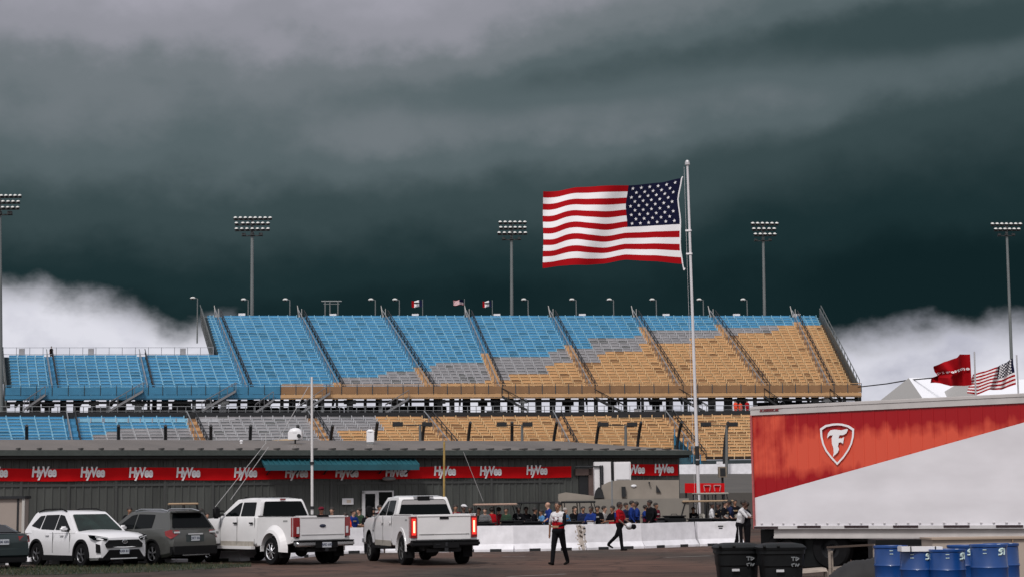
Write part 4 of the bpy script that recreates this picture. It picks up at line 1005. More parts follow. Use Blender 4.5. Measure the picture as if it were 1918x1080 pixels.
k = MB(); pts = [P(1607, 724, 90), P(1660, 718, 84), P(1701, 711, 78), P(1760, 706, 74)]; k.path(pts, .03, 5)
tag(k.build('cable', M_dark), 'thin cable running from the grandstand end to the white tent', 'cable')

# ================================================================== flags
def flag_mesh(S_, nu, nv, colf):
    vs = []; fs = []; mi = []
    for j in range(nv + 1):
        for i in range(nu + 1): vs.append(S_(i / nu, j / nv))
    for j in range(nv):
        for i in range(nu): fs.append((j * (nu + 1) + i, j * (nu + 1) + i + 1, (j + 1) * (nu + 1) + i + 1, (j + 1) * (nu + 1) + i)); mi.append(colf((i + .5) / nu, (j + .5) / nv))
    k = MB()
    for f, m_ in zip(fs, mi): k.f.append(list(f)); k.m.append(m_); k.sm.append(True)
    k.v = [tuple(v) for v in vs]; return k
def fmat(n, c):
    return mat(n, c, .85, spec=.12)
FR, FW, FB = fmat('flag red', (.34, .002, .006)), fmat('flag white', (.80, .78, .80)), fmat('flag blue', (.006, .007, .030))
def lerp(a, b, t): return a + (b - a) * t
def poly(tab, t):
    for (t0_, v0), (t1_, v1) in zip(tab[:-1], tab[1:]):
        if t <= t1_: f = (t - t0_) / (t1_ - t0_); f = f * f * (3 - 2 * f) * .5 + f * .5; return v0 + (v1 - v0) * f
    return tab[-1][1]
D = 80
def zr8(x, y): return (980 + x / 3.858, 280 + y / 3.857)
top = [(0, zr8(0, 298)[1]), (.1, zr8(0, 290)[1]), (.25, zr8(0, 268)[1]), (.45, zr8(0, 266)[1]), (.62, zr8(0, 260)[1]), (.85, zr8(0, 240)[1]), (1, zr8(0, 208)[1])]
bot = [(0, zr8(0, 858)[1]), (.12, zr8(0, 845)[1]), (.3, zr8(0, 842)[1]), (.42, zr8(0, 826)[1]), (.6, zr8(0, 792)[1]), (.8, zr8(0, 806)[1]), (1, zr8(0, 826)[1])]
lef = [(0, zr8(145, 0)[0]), (.3, zr8(142, 0)[0]), (.6, zr8(146, 0)[0]), (1, zr8(140, 0)[0])]
rig = [(0, zr8(1145, 0)[0]), (.25, zr8(1118, 0)[0]), (.5, zr8(1136, 0)[0]), (.8, zr8(1134, 0)[0]), (1, zr8(1152, 0)[0])]
def FS(u, v, off=0):        # u from the fly (0) to the hoist (1), v from the top down
    x = lerp(poly(lef, v), poly(rig, v), u)
    y = lerp(poly(top, u), poly(bot, u), v)
    mid = 4 * v * (1 - v)
    y += mid * ( -3.5 * math.exp(-((u - .22) / .13) ** 2) + 4.5 * math.exp(-((u - .08) / .07) ** 2) + 4.0 * math.exp(-((u - .45) / .18) ** 2)) * (.6 + v)
    yy = (.30 * math.sin(u * 9 + v * 2.2 + .6) * (1 - u) ** .5 + .10 * math.sin(u * 23 + v * 5) * (1 - u) + .16 * math.sin(u * 5 - v * 3)) * min(1, (1 - u) * 6 + .05)
    p = P(x, y, D); p.y += yy - off; return p
def usa(u, v):
    if u > .615 and v < 7 / 13: return 2
    return 0 if int(v * 13) % 2 == 0 else 1
fo = thing('us_flag', 'large American flag flying wide open to the left of the tall flagpole', 'flag', FS(1, 0))
k = flag_mesh(FS, 104, 39, usa); k.build('cloth', [FR, FW, FB], fo, world=True, fixn=False)
def stars(Sf, u0_, u1_, v1_, r, off=.03, rows=9):
    k = MB()
    for row in range(rows):
        nc = 6 if row % 2 == 0 else 5
        for c in range(nc):
            uu = u0_ + (u1_ - u0_) * ((c + .5) / 6 + (0 if nc == 6 else .5 / 6)) ; vv = v1_ * (row + .75) / (rows + .5)
            c0 = Sf(uu, vv); du = (Sf(uu + .01, vv) - Sf(uu - .01, vv)).normalized(); dv = (Sf(uu, vv - .01) - Sf(uu, vv + .01)).normalized(); nn = du.cross(dv).normalized()
            for sgn in (1, -1):
                pts = [c0 + nn * sgn * off]
                for q in range(10):
                    t = PI / 2 + q * PI / 5; rr = r if q % 2 == 0 else r * .42; pts.append(c0 + du * rr * math.cos(t) + dv * rr * math.sin(t) + nn * sgn * off)
                k.add(pts, [(0, 1 + q, 1 + (q + 1) % 10) for q in range(10)])
    return k
stars(FS, .62, .985, 7 / 13, .088).build('star_pattern', M_let, fo, world=True, fixn=False)
k = MB(); pts = [FS(1, j / 12) for j in range(13)]; k.path(pts, .035, 6); k.path([pts[-1], P(1281, 506, D), P(1283, 502, D)], .03, 5); k.path([pts[0], P(1279, 331, D)], .03, 5); k.build('hoist_rope', M_let, fo, world=True)
a = P(1309, 925, D); a.z = 0; b = P(1287.5, 309, D)
o = thing('flagpole', 'tall white flagpole standing right of the building and carrying the large American flag', 'flagpole', a)
k = MB(); k.tube(a, b, .088, .052, 16); k.build('shaft', mat('flagpole white', (.62, .60, .62), .35, var=.12, vs=.6), o, world=True)
k = MB(); k.ell(b + Vector((0, 0, .12)), (.11, .11, .12), 12); k.tube(b, b + Vector((0, 0, .1)), .12, n=10); k.build('finial', mat('finial', (.55, .54, .55), .4, .5), o, world=True)
f = lambda y: (925 - y) / (925 - 309.0)
for y in (420, 459): q = a.lerp(b, f(y)); k = MB(); k.box(q + Vector((-.13, 0, 0)), (.14, .05, .08)); k.tube(q - Vector((0, 0, .04)), q + Vector((0, 0, .04)), .095, n=12); k.build('cleat', M_let, o, world=True)
for y0_, y1_ in ((776, 797), (799, 807)): k = MB(); k.tube(a.lerp(b, f(y1_)), a.lerp(b, f(y0_)), .098, n=14); k.build('collar', M_black, o, world=True)
k = MB(); k.tube(a.lerp(b, .02) + Vector((-.18, 0, 0)), b + Vector((-.16, 0, -.1)), .005, n=4); k.build('halyard', M_let, o, world=True)
# red flag with lettering and the second American flag
D = 63
def q1(x, y): return (1640 + x / 6.748, 620 + y / 6.75)
def RS(u, v, off=0):
    tp_ = [(0, 450), (.12, 420), (.35, 375), (.55, 345), (.72, 288), (1, 288)]; bt = [(0, 640), (.2, 650), (.38, 700), (.6, 685), (.8, 685), (1, 680)]; lf = [(0, 735), (.3, 750), (.55, 790), (.7, 722), (1, 728)]
    x = lerp(poly(lf, v), lerp(1195, 1215, v), u); y = lerp(poly(tp_, u), poly(bt, u), v); x, y = q1(x, y)
    p = P(x, y, D); p.y += .45 * math.sin(u * 8 + v * 1.5) * (1 - u) ** .7 + .22 * math.sin(u * 19 - v * 3) * (1 - u) - off; return p
o = thing('red_flag', 'red flag with small white lettering blowing above the trailer', 'flag', RS(1, 0))
flag_mesh(RS, 40, 20, lambda u, v: 0).build('cloth', [fmat('flag deep red', (.30, .002, .006))], o, world=True, fixn=False)
V, Fc = text_mesh('Firestone', 1.0, ext=.0, off=.03, space=1.12); x0_ = min(v.x for v in V); x1_ = max(v.x for v in V)
k = MB(); vs = []
for v in V:
    u = .10 + .85 * (v.x - x0_) / (x1_ - x0_); vv = .46 - v.y * .15; p = RS(u, vv); p.y -= .10; vs.append(p)
k.add(vs, Fc); k.build('lettering', M_let, o, world=True, fixn=False)
pole('flagpole', 'thin flagpole carrying the red flag behind the trailer', 1824, 760, 1825, 658, D, .035, .03, mat('pole grey', (.42, .42, .44), .4))
def US2(u, v, off=0):
    tp_ = [(0, 540), (.3, 500), (.55, 455), (.8, 400), (1, 338)]; bt = [(0, 775), (.2, 795), (.4, 742), (.7, 735), (1, 672)]
    x = lerp(lerp(1235, 1178, v), lerp(1740, 1765, v), u); y = lerp(poly(tp_, u), poly(bt, u), v); x, y = q1(x, y)
    p = P(x, y, D + 1); p.y += .30 * math.sin(u * 9 + v) * (1 - u) ** .6 + .1 * math.sin(u * 21 + v * 3) - off; return p
o = thing('us_flag', 'smaller rippling American flag at the right edge above the trailer', 'flag', US2(1, 0))
flag_mesh(US2, 60, 26, usa).build('cloth', [FR, FW, FB], o, world=True, fixn=False)
stars(US2, .62, .985, 7 / 13, .045).build('star_pattern', M_let, o, world=True, fixn=False)
pole('flagpole', 'thin flagpole at the right edge carrying the smaller American flag', 1908, 760, 1904, 664, D + 1, .035, .03, mat('pole grey', (.42, .42, .44), .4))

# ================================================================== floodlight towers
M_tow = mat('tower grey', (.17, .185, .185), .5, .3, var=.2, vs=.2)
M_lamp = mat('lamp housing', (.62, .62, .60), .4); M_lampd = mat('lamp back', (.02, .022, .024), .6)
kk = MB(); kk.lathe([(0, .30), (.20, .28), (.40, .10), (.44, 0)], (0, 0, 0), 12, 0); kk.lathe([(.44, 0), (.40, -.22), (0, -.26)], (0, 0, 0), 12, 1)
lampme = kk.build('floodlight', [M_lamp, M_lampd]).data
lamp0 = [q for q in bpy.data.objects if q.data is lampme][0]
def tower(px, rows, pyb_, pxb, D, label, sp_px):
    """rows: list of (y, [x ...])"""
    topy = rows[0][0]; b = P(pxb, pyb_, D); t = P(px, topy - 2, D); a = b + (b - t) * (b.z / (t.z - b.z)); a = b.lerp(a, 1); a.z = 0
    o = thing('light_tower', label, 'floodlight tower', a, 0, 'floodlight towers around the stand')
    k = MB(); k.tube(a, t, .36, .20, 12); k.build('pole', M_tow, o, world=True)
    for (y, xs_) in rows:
        k = MB(); L_ = P(min(xs_) - 3, y + 2.5, D - .4); R_ = P(max(xs_) + 3, y + 2.5, D - .4); k.box((L_ + R_) / 2, ((R_ - L_).length, .3, .22)); k.build('crossarm', M_lampd, o, world=True)
        for x in xs_:
            c = lamp0.copy(); COL.objects.link(c); c.location = P(x, y + .8, D - .75) - o.location; c.rotation_euler = (math.radians(22), 0, 0); c.parent = o
            s_ = sp_px / F * D / .88 * .88; c.scale = (s_, s_, s_ * .8)
    q = P(px, rows[-1][0] + 10, D - .3); k = MB()
    for dx in (-1.2, 0, 1.2): k.box(q + Vector((dx, 0, 0)), (.5, .4, .35))
    k.box(q + Vector((0, .1, -.2)), (3, .2, .15)); k.build('ballast_box', M_lampd, o, world=True)
def xr(a, b, n): return [a + (b - a) * i / (n - 1) for i in range(n)]
tower(472.5, [(408.5, xr(441, 506, 8)), (418.5, [443, 455, 464, 474, 483, 492, 502]), (429, xr(443, 502, 7))], 588, 472, 238, 'floodlight tower behind the tall left end of the stand, above the blue seats', 8)
tower(958, [(416.5, xr(937, 983, 6)), (426.5, xr(938, 983, 6)), (436.5, xr(935, 984, 6))], 590, 958.5, 262, 'floodlight tower just left of the large American flag', 8)
tower(1429, [(419, xr(1410, 1455, 6)), (429, xr(1412, 1450, 5)), (439, xr(1415, 1451, 5))], 590, 1432, 285, 'floodlight tower right of the tall flagpole, above the top rim of the stand', 8)
tower(1885, [(420, xr(1859, 1911, 7)), (429.5, xr(1865, 1908, 6))], 668, 1894.5, 290, 'leaning floodlight tower at the right edge, above the smaller American flag', 8)
tower(-1, [(367, xr(-32, 37, 9)), (378, xr(-32, 34, 8)), (389, xr(-32, 33, 8))], 780, 1, 196, 'floodlight tower cut by the left edge of the picture', 8)
bpy.data.objects.remove(lamp0)
# lamps, flags and boxes along the rim of the stand
def rimD(px): return ZP(px, 594, zt).y + 1.5
hl = {370: 'at the far left end post', 465: 'beside the tall left tower', 540: 'second section from the left', 700: 'right of the portal frame', 745: 'left of the first white-centred flag', 986: 'right of the middle tower', 1076: 'under the left half of the large flag', 1146: 'under the middle of the large flag', 1226: 'under the hoist of the large flag', 1314: 'just right of the flagpole', 1396: 'left of the right-hand tower'}
for px, w in hl.items():
    D = rimD(px); b = P(px + (3 if px not in (370, 465) else 0), 562 if px != 370 else 559, D); a = Vector((b.x, D, 24))
    o = thing('rim_lamp', f'small hooded lamp post on the stand, {w}', 'lamp', a, 0, 'lamps along the top of the stand')
    k = MB(); k.tube(a, b, .10, .07, 6); k.tube(b, b + Vector((-.5, -.3, .05)), .05, n=5); k.build('post', M_tow, o, world=True)
    k = MB(); c = b + Vector((-.6, -.3, .0)); k.ell(c + Vector((0, 0, .05)), (.38, .3, .2), 10); k.build('lamp_head', M_lamp, o, world=True)
    k = MB(); k.lathe([(0, -.2), (.3, -.05), (.3, 0)], c, 10); k.build('lens', M_lampd, o, world=True)
M_iow = [fmat('flag blue', (0, 0, 0)), FW, FR, fmat('flag navy', (.02, .025, .08))]
def smallflag(px0, px1, y0, y1, pxp, kind, label, nm):
    D = rimD(px0)
    def SS(u, v): p = P(lerp(px0, px1, u), lerp(y0, y1, v) + .8 * math.sin(u * 6), D); p.y += .25 * math.sin(u * 7 + v); return p
    o = thing(nm, label, 'flag', SS(1, 0), 0, 'small flags along the top of the stand')
    if kind == 'iowa': flag_mesh(SS, 12, 6, lambda u, v: 3 if u > .74 else (2 if u < .28 else 1)).build('cloth', M_iow, o, world=True, fixn=False)
    else: flag_mesh(SS, 20, 13, usa).build('cloth', [FR, FW, FB], o, world=True, fixn=False)
    if kind == 'iowa':
        k = MB(); c = SS(.5, .45); c.y -= .3; k.ell(c, (.42, .03, .14), 8); k.build('emblem', M_dark, o, world=True)
    k = MB(); b = P(pxp, y0 - 2, D); k.tube((b.x, D, 24), b, .08, .05, 6); k.build('pole', M_tow, o, world=True)
smallflag(771, 790, 562.5, 574.5, 791.5, 'iowa', 'small red, white and navy flag left of the small American flag', 'state_flag')
smallflag(849, 868, 561.5, 571, 870, 'usa', 'small American flag on the stand rim between two navy, white and red flags', 'us_flag')
smallflag(904, 920, 563.5, 574.5, 922, 'iowa', 'small red, white and navy flag on the stand rim, left of the middle tower', 'state_flag')
D = rimD(620); o = thing('portal_frame', 'thin grey portal frame of three posts on the rim of the stand', 'frame', Vector((P(620, 590, D).x, D, zt)))
k = MB()
for x in (609, 618, 633): q = P(x, 563, D); k.tube((q.x, D, 25), q, .09, n=6)
k.tube(P(602, 564, D), P(640, 564, D), .10, n=6); k.tube(P(606, 569, D), P(636, 569, D), .06, n=5); k.build('frame', M_tow, o, world=True)
for i, px in enumerate((453, 624, 778, 931, 1091, 1248, 1380, 1493)):
    D = rimD(px) - 1.2; a = P(px - 6.5, 594, D); b = P(px + 6, 587 if i else 586, D)
    o = thing('row_sign', ['leftmost', 'second', 'third', 'fourth', 'fifth', 'sixth', 'seventh', 'rightmost'][i] + ' of eight small white box signs along the stand rim, counted from the left', 'sign', Vector(((a.x + b.x) / 2, D, a.z)), 0, 'white box signs on the rim')
    k = MB(); k.bb(a.x, b.x, D, D + .4, a.z, b.z); k.build('face', M_white, o, world=True)
    k = MB(); k.bb(a.x + .2, a.x + .3, D + .41, D + .5, a.z - 1.5, b.z); k.bb(b.x - .3, b.x - .2, D + .41, D + .5, a.z - 1.5, b.z); k.build('bracket', M_dark, o, world=True)
# ================================================================== vehicles
M_car = mat('car white', (.70, .69, .71), .28, var=.03, spec=.5, coat=.4)
M_truck = mat('truck white', (.72, .705, .71), .32, var=.07, vs=1.5, spec=.5, coat=.3)
M_greycar = mat('car graphite', (.065, .066, .062), .3, .2, coat=.35)
M_darkcar = mat('car dark green grey', (.016, .028, .030), .3, .2, coat=.35)
M_clad = mat('wheel arch cladding', (.007, .007, .008), .75, spec=.15)
M_tail = mat('tail lamp red', (.20, .002, .004), .2, coat=.5)
M_lit = mat('tail lamp lit', (.9, .03, .02), .3, emit=.55)
M_litc = mat('tail lamp core', (1.0, .55, .30), .3, emit=2.0)
M_lens = mat('lamp lens', (.55, .56, .58), .12, spec=.8)
M_plate = mat('number plate', (.50, .52, .56), .5)
M_pl = mat('plate letters', (.05, .06, .10), .6)
M_tyre = M_blk
def rounded(poly, r, n=3):
    """chamfer the corners of a 2-D polygon"""
    out = []; L_ = len(poly)
    for i in range(L_):
        p = Vector(poly[i]); a = Vector(poly[i - 1]); b = Vector(poly[(i + 1) % L_])
        da = (a - p); db = (b - p); ra = min(r, da.length * .45); rb = min(r, db.length * .45)
        p0 = p + da.normalized() * ra; p1 = p + db.normalized() * rb
        for k in range(n + 1):
            t = k / n; q = p0 * (1 - t) ** 2 + p * 2 * t * (1 - t) + p1 * t * t; out.append((q.x, q.y))
    return out
def body_loft(st, arches, mats, name, parent, arch_r, W, bevel=.0):
    """st: (x, z bottom, z belt, half width, crown); wheel openings cut with cylinders"""
    k = MB(); rings = []
    for (x, zb, zt, w, cr) in st:
        h = zt - zb
        half = [(w * .90, zb), (w * .985, zb + .10 * h), (w, zb + .35 * h), (w * .995, zb + .62 * h), (w * .965, zb + .84 * h), (w * .93, zt - .03), (w * .86, zt), (w * .45, zt + cr * .8), (0, zt + cr)]
        ring = [(x, y, z) for y, z in half] + [(x, -y, z) for y, z in half[-2::-1]]
        rings.append(ring)
    m_ = len(rings[0]); vs = [p for r in rings for p in r]
    fs = [(i * m_ + j, i * m_ + (j + 1) % m_, (i + 1) * m_ + (j + 1) % m_, (i + 1) * m_ + j) for i in range(len(rings) - 1) for j in range(m_)]
    fs += [tuple(range(m_)), tuple(range((len(rings) - 1) * m_, len(rings) * m_))[::-1]]
    k.add(vs, fs, 0, True)
    o = k.build(name, mats, None); me0 = o.data
    for ax, az_ in arches:
        c = MB(); c.lathe([(0, -W), (arch_r, -W), (arch_r, W), (0, W)], (ax, 0, az_), 28, 1, axis='Y', smooth=False); co = c.build('cut', mats, None)
        md = o.modifiers.new('b', 'BOOLEAN'); md.operation = 'DIFFERENCE'; md.object = co; md.solver = 'EXACT'
    dg = bpy.context.evaluated_depsgraph_get(); dg.update()
    me = bpy.data.meshes.new_from_object(o.evaluated_get(dg)); o.modifiers.clear()
    for q in [q for q in bpy.data.objects if q.name.startswith('cut')]: bpy.data.objects.remove(q)
    o.data = me; me.name = name; me.set_sharp_from_angle(angle=math.radians(28)); o.parent = parent
    bpy.data.meshes.remove(me0)
    return o
def wheel(parent, x, y, r, w, rimm=M_chrome, spokes=5, rimr=.62, dual=False):
    s = 1 if y > 0 else -1
    k = MB(); k.lathe([(r * .62, -w / 2), (r * .93, -w / 2), (r, -w / 2 + .04), (r, w / 2 - .04), (r * .93, w / 2), (r * .62, w / 2)], (x, y, r), 32, axis='Y')
    k.lathe([(0, -.02), (r * .64, -.02)], (x, y, r), 24, axis='Y'); o = k.build('wheel', M_tyre, parent, sharp=25)
    k = MB(); yo = y + s * w * .42; rr = r * rimr
    k.lathe([(rr * .92, 0), (rr, s * .02), (rr * 1.02, 0), (rr, -s * .05)], (x, yo, r), 28, axis='Y')
    k.lathe([(0, s * .03), (rr * .2, s * .025), (rr * .24, -s * .02)], (x, yo, r), 14, axis='Y')
    for i in range(spokes):
        t = 2 * PI * i / spokes + .3; c, sn = math.cos(t), math.sin(t)
        for d in ((-.12, .12) if spokes < 8 else (0,)):
            a = Vector((x + rr * .15 * math.cos(t), yo, r + rr * .15 * math.sin(t))); b = Vector((x + rr * .97 * math.cos(t + d), yo, r + rr * .97 * math.sin(t + d))); k.tube(a, b, rr * .075, rr * .06, 5)
    q = k.build('rim', rimm, o); q.location -= o.location
    return o
def side_y(g, x, z):
    """half width of the greenhouse at height z"""
    t = (z - g['z0']) / (g['z1'] - g['z0']); return g['w0'] + (g['w1'] - g['w0']) * t
def greenhouse(parent, g, bm_, glass, name='cabin'):
    k = MB(); z0, z1, w0, w1 = g['z0'], g['z1'], g['w0'], g['w1']
    prof = g['prof']            # list of (x, z) from front base over the roof to the rear base
    prof = rounded([tuple(p) for p in prof], g.get('r', .12), 4) if g.get('round', True) else prof
    prof = [p for p in prof]
    n = len(prof); L_ = []; R_ = []; LI = []; RI = []
    vs = []
    for s in (1, -1):
        for x, z in prof: vs.append((x, s * side_y(g, x, min(z, z1 - .05)) , z - (.05 if z > z1 - .03 else 0)))
    for s in (1, -1):
        for x, z in prof: vs.append((x, s * (side_y(g, x, z) - .10), z + (0.0 if z > z1 - .03 else .0)))
    fs = [tuple(range(n)), tuple(range(n, 2 * n))[::-1]]
    for i in range(n):
        j = (i + 1) % n; fs += [(i, j, 2 * n + j, 2 * n + i), (n + i, 3 * n + i, 3 * n + j, n + j), (2 * n + i, 2 * n + j, 3 * n + j, 3 * n + i)]
    k.add(vs, fs, 0, True); o = k.build(name, bm_, parent, sharp=30)
    for s in (1, -1):
        for poly_ in g['win']:
            k = MB(); pp = rounded(poly_, .035, 2)
            k.prism([(x, s * (side_y(g, x, z) + .004), z) for x, z in pp], (0, s * .006, 0)); k.prism([(x, s * (side_y(g, x, z) + .004), z) for x, z in pp], (0, -s * .02, 0))
            q = k.build('side_window', glass, parent)
    def face(a, b, wa, wb, nm, mt, dx):  # glass across the car from (x,z) a to b
        k = MB(); pts = rounded([(-1, 0), (1, 0), (1, 1), (-1, 1)], .08, 2)
        P3 = []
        for u, t in pts:
            t = max(0, min(1, t)); x = a[0] + (b[0] - a[0]) * t; z = a[1] + (b[1] - a[1]) * t; w = wa + (wb - wa) * t; P3.append((x + dx, u * w, z))
        k.prism(P3, (dx * 1.0, 0, 0)); return k.build(nm, mt, parent)
    for f in g['faces']: face(*f)
    return o
def boxes(parent, name, mt, lst, rz=0):
    k = MB()
    for e in lst:
        c, d = e[0], e[1]; mi = e[2] if len(e) > 2 else 0; k.box(c, d, mi)
    return k.build(name, mt, parent)
def rbox(parent, name, mt, c, d, r=.03, seg=2):
    k = MB(); k.box(c, d); o = k.build(name, mt, parent)
    b = bmesh.new(); b.from_mesh(o.data); bmesh.ops.bevel(b, geom=b.edges[:], offset=min(r, min(d) * .45), segments=seg, affect='EDGES'); b.to_mesh(o.data); b.free()
    for p in o.data.polygons: p.use_smooth = True
    o.data.set_sharp_from_angle(angle=math.radians(50)); return o
def arch_trim(parent, x, y, z, r, w, mt):
    k = MB(); n = 18; s = 1 if y > 0 else -1
    for i in range(n):
        a0, a1 = -.25 + (PI + .5) * i / n, -.25 + (PI + .5) * (i + 1) / n
        p = [(x + rr * math.cos(a), y, z + rr * math.sin(a)) for a, rr in ((a0, r), (a1, r), (a1, r + w), (a0, r + w))]
        k.prism(p, (0, s * .012, 0)); k.prism(p, (0, -s * .06, 0))
    return k.build('arch_trim', mt, parent)
def mirror_(parent, x, y, z, mt, sz=(.12, .24, .17)):
    s = 1 if y > 0 else -1
    o = rbox(parent, 'wing_mirror', mt, (x, y + s * sz[1] / 2, z), sz, .05, 3)
    q = boxes(parent, 'mirror_arm', M_clad, [((x + .02, y, z - .06), (.06, .16, .05))]); return o
def plate(parent, x, y, z, face, txt, w=.31):
    k = MB(); k.box((x, y, z), (.012, w, .155), 0)
    o = k.build('number_plate', M_plate, parent)
    k = MB(); ux = Vector((0, 1 if face < 0 else 1, 0)); ux = Vector((0, -1, 0)) if face < 0 else Vector((0, 1, 0))
    letters(k, txt, .10, (x + face * .009, y, z), ux, Vector((0, 0, 1)), Vector((face, 0, 0)), ext=.001, off=.003)
    q = k.build('plate_lettering', M_pl, o); q.location -= o.location
def place(name, label, cat, contact_px, local, ang):
    """ang: heading of the local +x axis in the world (radians)"""
    g_ = G(*contact_px); R = Matrix.Rotation(ang, 3, 'Z'); p = g_ - R @ Vector((local[0], local[1], 0)); p.z = 0
    return thing(name, label, cat, p, ang)

# ---- white crossover, front towards the camera; its right side is towards us (local -y)
a = math.radians(-90 + 44)
V1 = place('parked_suv', 'white parked crossover with black grille and roof rails, nose turned to the camera', 'car', (157, 1061), (1.36, -.80), a)
arch = [(1.36, .36), (-1.33, .36)]
st = [(2.28, .36, .72, .60, .02), (2.25, .24, .84, .76, .03), (2.12, .21, .93, .86, .03), (1.80, .20, .995, .905, .04), (1.2, .20, 1.03, .925, .05), (.75, .20, 1.06, .928, .05), (0, .20, 1.07, .92, .02), (-.9, .20, 1.09, .925, .02), (-1.5, .22, 1.12, .93, .02), (-2.0, .28, 1.14, .89, .02), (-2.22, .36, 1.10, .84, .0), (-2.31, .45, .95, .78, 0)]
body_loft(st, arch, [M_car, M_black], 'body', V1, .405, 1.2)
g = dict(z0=1.0, z1=1.67, w0=.88, w1=.62, prof=[(.98, 1.0), (.10, 1.655), (-.6, 1.69), (-1.85, 1.64), (-2.22, 1.0)], r=.16,
         win=[[(.62, 1.10), (-.05, 1.53), (-.30, 1.56), (-.30, 1.10)], [(-.36, 1.10), (-.36, 1.56), (-1.16, 1.55), (-1.20, 1.12)], [(-1.27, 1.13), (-1.23, 1.54), (-1.50, 1.52), (-1.86, 1.22)]],
         faces=[((.93, 1.06), (.25, 1.565), .76, .58, 'windscreen', M_glassg, .012), ((-2.14, 1.16), (-1.90, 1.57), .70, .54, 'rear_window', M_glass, -.012)])
greenhouse(V1, g, M_car, M_glass)
for y in (-.60, .60):
    k = MB(); k.path([(-.05, y, 1.655), (-.35, y, 1.73), (-1.4, y, 1.725), (-1.75, y, 1.64)], .022, 6); k.build('roof_rail', M_clad, V1)
for y in (-.885, .885):
    for x in (1.36, -1.33): arch_trim(V1, x, y * 1.045, .36, .40, .07, M_clad)
    boxes(V1, 'sill_cladding', M_clad, [((.02, y * 1.035, .26), (1.85, .05, .16))])
    for x in (.20, -.68): boxes(V1, 'door_handle', M_car, [((x, y * 1.045, .94), (.20, .03, .035))])
    boxes(V1, 'door_seam', M_clad, [((-.32, y * 1.04, .72), (.012, .014, .62)), ((.70, y * 1.04, .72), (.012, .014, .58))])
    mirror_(V1, .52, y * 1.02, 1.13, M_car)
    k = MB(); s = 1 if y > 0 else -1
    k.prism([(2.24, s * .52, .875), (2.02, s * .845, .945), (1.78, s * .905, .955), (1.86, s * .915, .885), (2.08, s * .875, .80), (2.27, s * .56, .79)], (.05, s * .045, .0)); k.build('headlight', M_glass, V1)
    k = MB(); k.tube((2.30, s * .55, .85), (2.10, s * .87, .90), .018, n=6); k.build('daylight_strip', M_lens, V1)
    k = MB(); k.prism([(2.10, s * .83, .70), (2.20, s * .745, .66), (2.22, s * .73, .42), (2.12, s * .83, .44)], (.05, s * .05, 0)); k.build('fog_vent', M_clad, V1)
for x in (1.36, -1.33):
    for y in (-.80, .80): wheel(V1, x, y, .355, .23, mat('rim gunmetal', (.13, .13, .14), .35, .6), 5)
k = MB(); k.prism([(2.285, -.60, .57), (2.285, .60, .57), (2.25, .64, .68), (2.245, .50, .80), (2.245, -.50, .80), (2.25, -.64, .68)], (.045, 0, 0)); k.build('grille', M_clad, V1)
k = MB(); k.prism([(2.23, -.74, .23), (2.23, .74, .23), (2.275, .50, .51), (2.275, -.50, .51)], (.045, 0, 0)); k.build('lower_intake', M_clad, V1)
k = MB(); k.path([(2.30, -.52, .59), (2.32, 0, .575), (2.30, .52, .59)], .02, 6); k.build('grille_trim', M_car, V1)
k = MB(); 
for i in range(16): t = 2 * PI * i / 16; t2 = 2 * PI * (i + 1) / 16; k.tube((2.33, .085 * math.cos(t), .745 + .055 * math.sin(t)), (2.33, .085 * math.cos(t2), .745 + .055 * math.sin(t2)), .011, n=5)
k.tube((2.33, -.05, .765), (2.33, .05, .765), .009, n=5); k.tube((2.33, 0, .70), (2.33, 0, .79), .009, n=5); k.build('badge', M_chrome, V1)
plate(V1, 2.325, 0, .46, 1, 'AXR 817')
rbox(V1, 'lower_valance', M_clad, (2.16, 0, .25), (.24, 1.56, .12), .03)
boxes(V1, 'skid_trim', M_lens, [((2.27, 0, .25), (.05, .9, .03))])

# ---- graphite crossover seen from behind; its left side is towards us (local +y)
a = math.radians(90 + 47)
V2 = place('parked_suv', 'dark graphite parked crossover between the white crossover and the dual-wheel pickup', 'car', (290, 1057), (-1.36, .78), a)
st = [(2.28, .3, .78, .70, .02), (2.0, .22, .98, .86, .03), (1.2, .20, 1.02, .905, .05), (.8, .20, 1.05, .91, .05), (0, .20, 1.06, .91, .02), (-1.0, .20, 1.09, .915, .02), (-1.7, .22, 1.12, .91, .02), (-2.05, .26, 1.12, .88, .02), (-2.26, .32, 1.06, .84, 0), (-2.33, .40, .84, .80, 0)]
body_loft(st, [(1.36, .35), (-1.36, .35)], [M_greycar, M_black], 'body', V2, .395, 1.2)
g = dict(z0=1.0, z1=1.64, w0=.86, w1=.60, prof=[(1.05, 1.0), (.15, 1.62), (-.6, 1.67), (-1.85, 1.61), (-2.25, 1.0)], r=.18,
         win=[[(.72, 1.09), (.02, 1.50), (-.26, 1.54), (-.26, 1.09)], [(-.32, 1.09), (-.32, 1.54), (-1.20, 1.52), (-1.22, 1.12)]],
         faces=[((1.0, 1.06), (.22, 1.59), .74, .54, 'windscreen', M_glassg, .012), ((-2.17, 1.12), (-1.90, 1.54), .74, .56, 'rear_window', M_glass, -.012)])
greenhouse(V2, g, M_greycar, M_glass)
rbox(V2, 'rear_spoiler', M_greycar, (-1.95, 0, 1.60), (.30, 1.16, .05), .02)
for y in (-.57, .57):
    k = MB(); k.path([(.0, y, 1.63), (-.3, y, 1.69), (-1.4, y, 1.68), (-1.75, y, 1.62)], .018, 6); k.build('roof_rail', M_chrome, V2)
